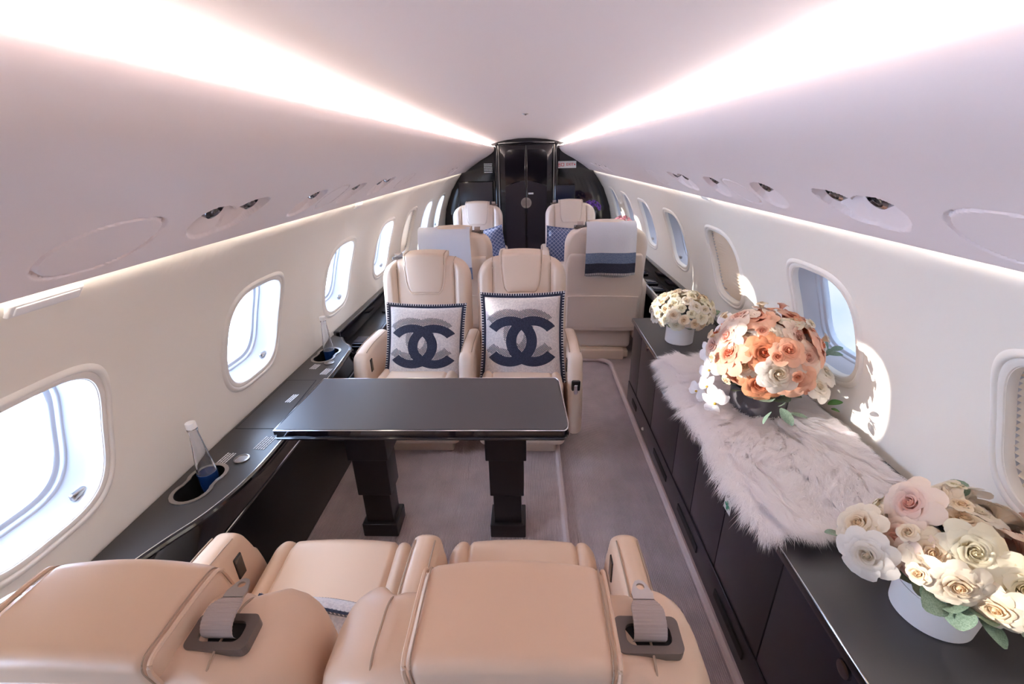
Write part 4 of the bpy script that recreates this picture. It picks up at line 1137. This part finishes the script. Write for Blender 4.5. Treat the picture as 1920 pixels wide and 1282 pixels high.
# ------------------------------------------------------------------ flowers
def rose_mesh(seed, mt, openness=1.0, layers=7, name='rose'):
    rs = random.Random(seed); mb = MB(); cnt = [3, 3, 4, 5, 5, 6, 7][:layers]
    a_off = rs.random() * 6
    core = lathe([(0.10, 0.05), (0.125, 0.25), (0.11, 0.42), (0.06, 0.52), (0.0, 0.535)], 12); mb.add(core.v, core.f)
    for L, n in enumerate(cnt):
        q = L / 6.0
        rb = 0.06 + 0.10 * q; rt = (0.12 + 0.86 * q ** 1.2) * (0.85 + 0.15 * openness); h = 0.62 - 0.10 * q * openness; z0 = 0.02 - 0.16 * q
        for p in range(n):
            a0 = a_off + 0.7 * L + 2 * PI * p / n + rs.uniform(-0.15, 0.15); w = PI / n * (1.7 if L < 3 else 1.45)
            cu = rs.uniform(0.7, 1.3); rr = rs.uniform(0.92, 1.10); ph = rs.random() * 6; hz = rs.uniform(0.92, 1.10); tw = rs.uniform(0.03, 0.10)
            def pt(u, v):
                uu = 2 * u - 1
                vm = v * (1 - 0.22 * abs(uu) ** 2.5)
                an = a0 + uu * w * (0.55 + 0.45 * vm)
                r = (rb + (rt - rb) * vm ** (0.75 + 0.5 * q)) * rr
                if L < 3: r -= 0.05 * (3 - L) / 3 * max(0, vm - 0.55) / 0.45
                z = z0 + h * hz * math.sin(min(1.0, vm) * PI * (0.46 + 0.16 * q * cu))
                edge = max(0, vm - 0.70) / 0.30
                r += 0.15 * q * cu * edge ** 2; z -= (0.04 + 0.12 * q * cu) * edge ** 2.5
                r += tw * uu + 0.02 * math.sin(5 * uu + ph) * vm; z += 0.035 * math.sin(4 * uu + ph) * vm * q
                return (r * math.cos(an), r * math.sin(an), z)
            g = grid(pt, 7, 6); mb.add(g.v, g.f)
    me = mb.mesh(name, mt); me.set_sharp_from_angle(angle=3.1)
    return me
def leaf_mesh(w, l, mt, name='leaf'):
    def pt(u, v):
        x = (u - 0.5) * 2; wd = w * math.sin(PI * min(1, (v * 0.94 + 0.03))) ** 0.7
        return (x * wd, l * v, 0.05 * l * math.sin(v * PI) + 0.12 * wd * abs(x))
    return solid_grid(pt, 6, 8, lambda u, v: (0, 0, -0.0008)).mesh(name, mt)
def orchid_mesh():
    mb = MB(); mb.mi = []
    for k, (a, w, l) in enumerate(((PI / 2, 0.30, 0.95), (PI * 7 / 6, 0.30, 0.95), (-PI / 6, 0.30, 0.95), (0.12, 0.50, 0.95), (PI - 0.12, 0.50, 0.95))):
        def pt(u, v):
            x = (u - 0.5) * 2; wd = w * math.sin(PI * min(1, v * 0.92 + 0.06)) ** 0.6; r = 0.08 + l * v
            px, py = r, x * wd; ca, sa = math.cos(a), math.sin(a)
            return (px * ca - py * sa, px * sa + py * ca, 0.10 * math.sin(v * PI) - 0.12 * v * v + 0.04 * (k % 2) - 0.05 * x * x)
        g = grid(pt, 6, 6); mb.add(g.v, g.f, 0)
    c = lathe([(0.0, 0.22), (0.07, 0.18), (0.10, 0.08), (0.05, 0.0)], 10); mb.add(c.v, c.f, 1)
    return mb.mesh('orchid', [ORCH, ORCHC])
ORCHM = orchid_mesh()
RM = {}
for nm, mt, op in (('white', R_WHITE, 1.0), ('cream', R_CREAM, 0.9), ('blush', R_BLUSH, 0.9), ('peach', R_PEACH, 1.0), ('coral', R_CORAL, 0.8), ('dusty', R_DUSTY, 1.0), ('ivory', R_IVORY, 1.0)):
    RM[nm] = [rose_mesh(hash_ * 7 + len(nm), mt, op) for hash_ in range(2)]
BUDM = {nm: rose_mesh(99 + i, mt, 0.2, 5, 'rosebud') for i, (nm, mt) in enumerate((('white', R_WHITE), ('cream', R_CREAM), ('blush', R_BLUSH), ('peach', R_PEACH), ('ivory', R_IVORY)))}
EUC = leaf_mesh(0.45, 1.0, LEAF); EUCN = leaf_mesh(0.26, 1.0, LEAF); GRN = leaf_mesh(0.42, 1.0, LEAFG)
COLNAME = dict(white='white', cream='cream', blush='blush pink', peach='peach', coral='deep orange', dusty='dusty apricot', ivory='ivory')
def put(me, name, parent, p, d, size, spin=None, label=None):
    o = bpy.data.objects.new(name, me); COL.objects.link(o); o.parent = parent; o.location = p
    q = Vector(d).to_track_quat('Z', 'Y'); sp = RS.rand() * 6.28 if spin is None else spin
    o.rotation_mode = 'QUATERNION'; o.rotation_quaternion = q @ Matrix.Rotation(sp, 3, 'Z').to_quaternion(); o.scale = (size,) * 3
    if label: o['label'] = label
    return o
def put_leaf(me, parent, p, d, size, roll=0.0):
    o = bpy.data.objects.new('leaf', me); COL.objects.link(o); o.parent = parent; o.location = p
    q = Vector(d).to_track_quat('Y', 'Z'); o.rotation_mode = 'QUATERNION'
    o.rotation_quaternion = q @ Matrix.Rotation(roll, 3, 'Y').to_quaternion(); o.scale = (size,) * 3
    return o
def dome(n, zmin, seed):
    """even directions on a sphere cap"""
    out = []
    for i in range(n):
        z = 1 - (1 - zmin) * (i + 0.5) / n; a = i * 2.39996 + seed; r = math.sqrt(max(0, 1 - z * z)); out.append((r * math.cos(a), r * math.sin(a), z))
    return out
def pot(parent, r, h, mt, rim=None, taper=1.0):
    obj('pot', lathe([(0.0, 0.0), (r * taper - 0.004, 0.0), (r * taper, 0.004), (r, h - 0.003), (r - 0.001, h), (r - 0.005, h), (r - 0.006, h - 0.02), (0.0, h - 0.025)], 48), mt, parent)
    if rim: obj('pot_band', lathe([(r * taper + 0.001, 0.006), (r * taper + 0.003, 0.009), (r * taper + 0.001, 0.012)], 48), rim, parent, label='pale cord round the foot of the pot')

# --- middle arrangement: peach and orange roses, white orchids, in the dark grey pot
mid = thing('flower_arrangement', 'peach, orange and blush roses in a dark grey pot on the fur throw', 'flowers', (0.955, 1.660, CZ + 0.026))
pot(mid, 0.108, 0.115, POTG, WHITE)
C = Vector((0.0, 0.03, 0.25)); RXYZ = (0.185, 0.20, 0.160)
pal = ['blush', 'peach', 'white', 'coral', 'cream', 'peach', 'blush', 'dusty', 'white', 'peach', 'cream', 'coral']
dm = dome(48, -0.72, 1.0)
for i, (x, y, z) in enumerate(dm):
    p = C + Vector((x * RXYZ[0], y * RXYZ[1], z * RXYZ[2])); nm = pal[(i * 5 + i // 7) % len(pal)]
    if y > 0.45 and z > -0.1: nm = ['dusty', 'peach', 'dusty', 'coral'][i % 4]
    s = 0.054 + 0.024 * RS.rand() if nm != 'cream' else 0.055
    p = p + Vector(RS.randn(3) * 0.009)
    dd = Vector((x, y, z + 0.15)) + Vector(RS.randn(3) * 0.15)
    put(RM[nm][i % 2], 'rose', mid, p - dd.normalized() * 0.03, dd, s, label=COLNAME[nm] + ' rose')
for i, (x, y, z) in enumerate(dome(34, -0.5, 2.2)):
    if i % 2: continue
    nm = ['cream', 'blush', 'white', 'peach'][i // 2 % 4]; dd = Vector((x, y, z + 0.1))
    put(BUDM[nm], 'rosebud', mid, C + Vector((x * RXYZ[0] * 1.10, y * RXYZ[1] * 1.10, z * RXYZ[2] * 1.12)), dd, 0.034, label=COLNAME[nm] + ' rosebud')
for (x, y, z, dx, dy_, dz) in ((-0.19, 0.10, 0.22, -1, -0.6, 0.4), (-0.21, 0.02, 0.17, -1, -0.8, 0.2), (-0.22, -0.01, 0.11, -1, -0.5, 0.1), (-0.20, -0.06, 0.06, -0.8, -0.9, 0.1), (-0.23, 0.06, 0.05, -1, -0.4, 0.2), (-0.12, 0.12, 0.33, -0.6, -0.7, 0.7), (-0.05, 0.10, 0.355, -0.2, -0.6, 0.8), (0.19, 0.12, 0.30, 0.3, -0.6, 0.7), (0.21, 0.02, 0.26, 0.6, -0.6, 0.6)):
    put(ORCHM, 'orchid', mid, (x, y, z), (dx, dy_, dz), 0.050 + 0.012 * RS.rand(), label='white orchid')
for (x, y, z) in ((0.17, -0.08, 0.20), (0.19, -0.02, 0.17), (0.12, -0.14, 0.17), (0.20, 0.07, 0.21), (0.16, 0.0, 0.30)):   # pale filler on the wall side
    put(RM['white'][0], 'rose', mid, (x, y, z), (x, y - 0.1, 0.3), 0.052, label='white rose')
for (x, y, z, dx, dy_, dz, s) in ((0.19, -0.02, 0.25, 1, 0.1, 0.5, 0.045), (0.205, -0.03, 0.265, 1, -0.6, 0.1, 0.045), (0.21, 0.0, 0.26, 0.6, 0.6, 0.5, 0.045), (0.225, -0.02, 0.275, 1, 0.0, 0.2, 0.04), (-0.02, -0.19, 0.115, 0.3, -0.7, -0.5, 0.06), (-0.01, -0.19, 0.13, -0.5, -0.6, 0.3, 0.05), (0.01, -0.20, 0.10, 0.6, -0.7, 0.1, 0.05), (-0.05, -0.19, 0.10, -0.6, -0.5, -0.5, 0.05)):
    put_leaf(EUCN, mid, (x, y, z), (dx, dy_, dz), s * 1.2, RS.rand())
put_leaf(GRN, mid, (0.20, -0.12, 0.09), (0.9, -0.2, 0.3), 0.05); put_leaf(GRN, mid, (0.21, -0.13, 0.075), (1, -0.4, -0.2), 0.03)
for i in range(14):
    a = i * 2 * PI / 14; put_leaf(EUC, mid, (0.08 * math.cos(a), 0.08 * math.sin(a), 0.10), (math.cos(a), math.sin(a), 0.25), 0.075, RS.rand() - 0.5)

# --- far arrangement: ivory spray roses in a white pot
far = thing('flower_arrangement', 'round bunch of small ivory roses in a white pot beside the seat back', 'flowers', (0.885, 2.465, CZ))
pot(far, 0.078, 0.115, POTW)
C = Vector((0.0, 0.0, 0.185)); RXYZ = (0.165, 0.165, 0.105)
for i, (x, y, z) in enumerate(dome(62, -0.45, 0.3)):
    p = C + Vector((x * RXYZ[0], y * RXYZ[1], z * RXYZ[2])); nm = ['ivory', 'cream', 'ivory', 'white'][i % 4]
    dd = Vector((x, y, z + 0.2)) + Vector(RS.randn(3) * 0.2)
    put(BUDM[nm] if i % 3 else RM[nm][i % 2], 'rose', far, p - dd.normalized() * 0.012, dd, (0.040 if i % 3 else 0.034) + 0.008 * RS.rand(), label=None)
for i in range(16):
    a = i * 2 * PI / 16; put_leaf(EUC, far, (0.09 * math.cos(a), 0.09 * math.sin(a), 0.115), (math.cos(a), math.sin(a), 0.15), 0.05, RS.rand() - 0.5)
for s in (0.055, 0.05, 0.045): put_leaf(EUC, far, (0.17, 0.03 - s * 0.3, 0.155), (1, -0.3 + s * 8, 0.4), s, RS.rand())

# --- near arrangement: large cream roses and eucalyptus in a white pot
near = thing('flower_arrangement', 'large cream and blush roses with eucalyptus in a white pot nearest the camera', 'flowers', (0.955, 0.770, CZ))
pot(near, 0.085, 0.125, POTW, None, 0.92)
obj('pot_seam', lathe([(0.0842, 0.088), (0.0852, 0.0885), (0.0842, 0.089)], 48), mat('pot_seam_grey', (0.55, 0.52, 0.5), 0.7), near)
C = Vector((0.038, 0.02, 0.185)); RXYZ = (0.165, 0.150, 0.095)
pal = ['white', 'cream', 'blush', 'cream', 'ivory', 'white', 'blush', 'cream']
for i, (x, y, z) in enumerate(dome(28, -0.40, 0.9)):
    p = C + Vector((x * RXYZ[0], y * RXYZ[1], z * RXYZ[2])); nm = pal[i % len(pal)]
    s = 0.046 + 0.026 * RS.rand(); dd = Vector((x, y, z + 0.25)) + Vector(RS.randn(3) * 0.32); p = p + Vector(RS.randn(3) * 0.010)
    put(RM[nm][i % 2], 'rose', near, p - dd.normalized() * 0.03, dd, s, label=COLNAME[nm] + ' rose')
for i, (x, y, z) in enumerate(dome(20, -0.2, 2.9)):
    if i % 2: continue
    nm = ['cream', 'ivory', 'blush', 'white'][i // 2 % 4]; put(BUDM[nm], 'rosebud', near, C + Vector((x * RXYZ[0] * 1.05, y * RXYZ[1] * 1.05, z * RXYZ[2] * 1.1)), (x, y, z + 0.3), 0.034, label=COLNAME[nm] + ' rosebud')
for (x, y, z, nm, dx, dy_, dz) in ((-0.175, 0.015, 0.17, 'white', -0.8, -0.6, 0.3), (-0.155, 0.07, 0.19, 'cream', -0.8, 0.1, 0.6), (0.12, -0.12, 0.13, 'white', 0.2, -1, 0.3), (0.17, -0.15, 0.13, 'white', 0.5, -1, 0.2), (0.21, -0.06, 0.16, 'blush', 0.8, -0.5, 0.4)):
    put(RM[nm][0], 'rose', near, (x, y, z), (dx, dy_, dz), 0.052, label=COLNAME[nm] + ' rose')
for (x, y, z, dx, dy_, dz, s) in ((-0.085, -0.05, 0.165, -0.3, -0.6, -0.8, 0.055), (-0.05, -0.085, 0.135, -0.6, -0.8, -0.2, 0.06), (-0.02, -0.10, 0.125, 0.1, -0.9, -0.3, 0.06), (0.035, -0.11, 0.13, 0.2, -0.9, -0.2, 0.07), (0.075, -0.12, 0.12, 0.6, -0.8, -0.1, 0.065), (-0.075, -0.07, 0.14, -0.9, -0.4, -0.1, 0.06), (0.06, 0.12, 0.25, 0.8, 0.2, 0.5, 0.05), (0.20, 0.06, 0.235, 0.9, 0.0, 0.2, 0.06), (-0.17, 0.09, 0.14, -1, 0.2, 0.1, 0.05), (0.23, -0.10, 0.10, 0.7, -0.7, -0.2, 0.08)):
    put_leaf(EUC, near, (x, y, z), (dx, dy_, dz), s, RS.rand() * 1.2 - 0.6)
for i in range(14):
    a = i * 2 * PI / 14; put_leaf(EUC, near, (0.07 * math.cos(a), 0.07 * math.sin(a), 0.12), (math.cos(a), math.sin(a), 0.3), 0.07, RS.rand() - 0.5)
for k in range(7):
    a = -1.2 + 0.16 * k; obj('stem', tube([(0.05, -0.02, 0.11), (0.08 + 0.04 * math.cos(a), -0.06 + 0.05 * math.sin(a), 0.15), (0.12 + 0.10 * math.cos(a), -0.06 + 0.10 * math.sin(a), 0.155)], 0.0022, 5), STEM, near)

# --- small bunches far forward
for nm, lab, loc, mt, r in (('flower_arrangement', 'small bunch of purple flowers behind the far right seat', (0.90, 6.0, 0.0), PURPLE, 0.10), ('flower_arrangement', 'small bunch of pink flowers by the right windows behind the banded blanket', (0.99, 4.62, 0.0), PINK, 0.09)):
    zt = 0.55 if mt is PINK else 0.60
    pk = mt is PINK
    t = thing(nm, lab, 'flowers', (1.07, 5.2, 0.551) if pk else (0.83, 6.02, 0.0))
    hh = 0.33 if pk else 0.97
    if pk: obj('pot', lathe([(0.0, 0.0), (0.05, 0.0), (0.055, hh), (0.05, hh), (0.0, hh - 0.01)], 24), POTW, t)
    else: obj('pot', lathe([(0.0, 0.0), (0.10, 0.0), (0.10, 0.02), (0.03, 0.05), (0.03, 0.70), (0.06, 0.80), (0.06, hh), (0.055, hh), (0.0, hh - 0.02)], 24), BLACK, t, label='tall black stand vase')
    rm = rose_mesh(5, mt, 1, 5, 'blossom')
    for i, (x, y, z) in enumerate(dome(22, -0.2, 0)):
        put(rm, 'blossom', t, (x * r, y * r, hh + 0.03 + z * r * 0.8), (x, y, z + 0.2), 0.035)
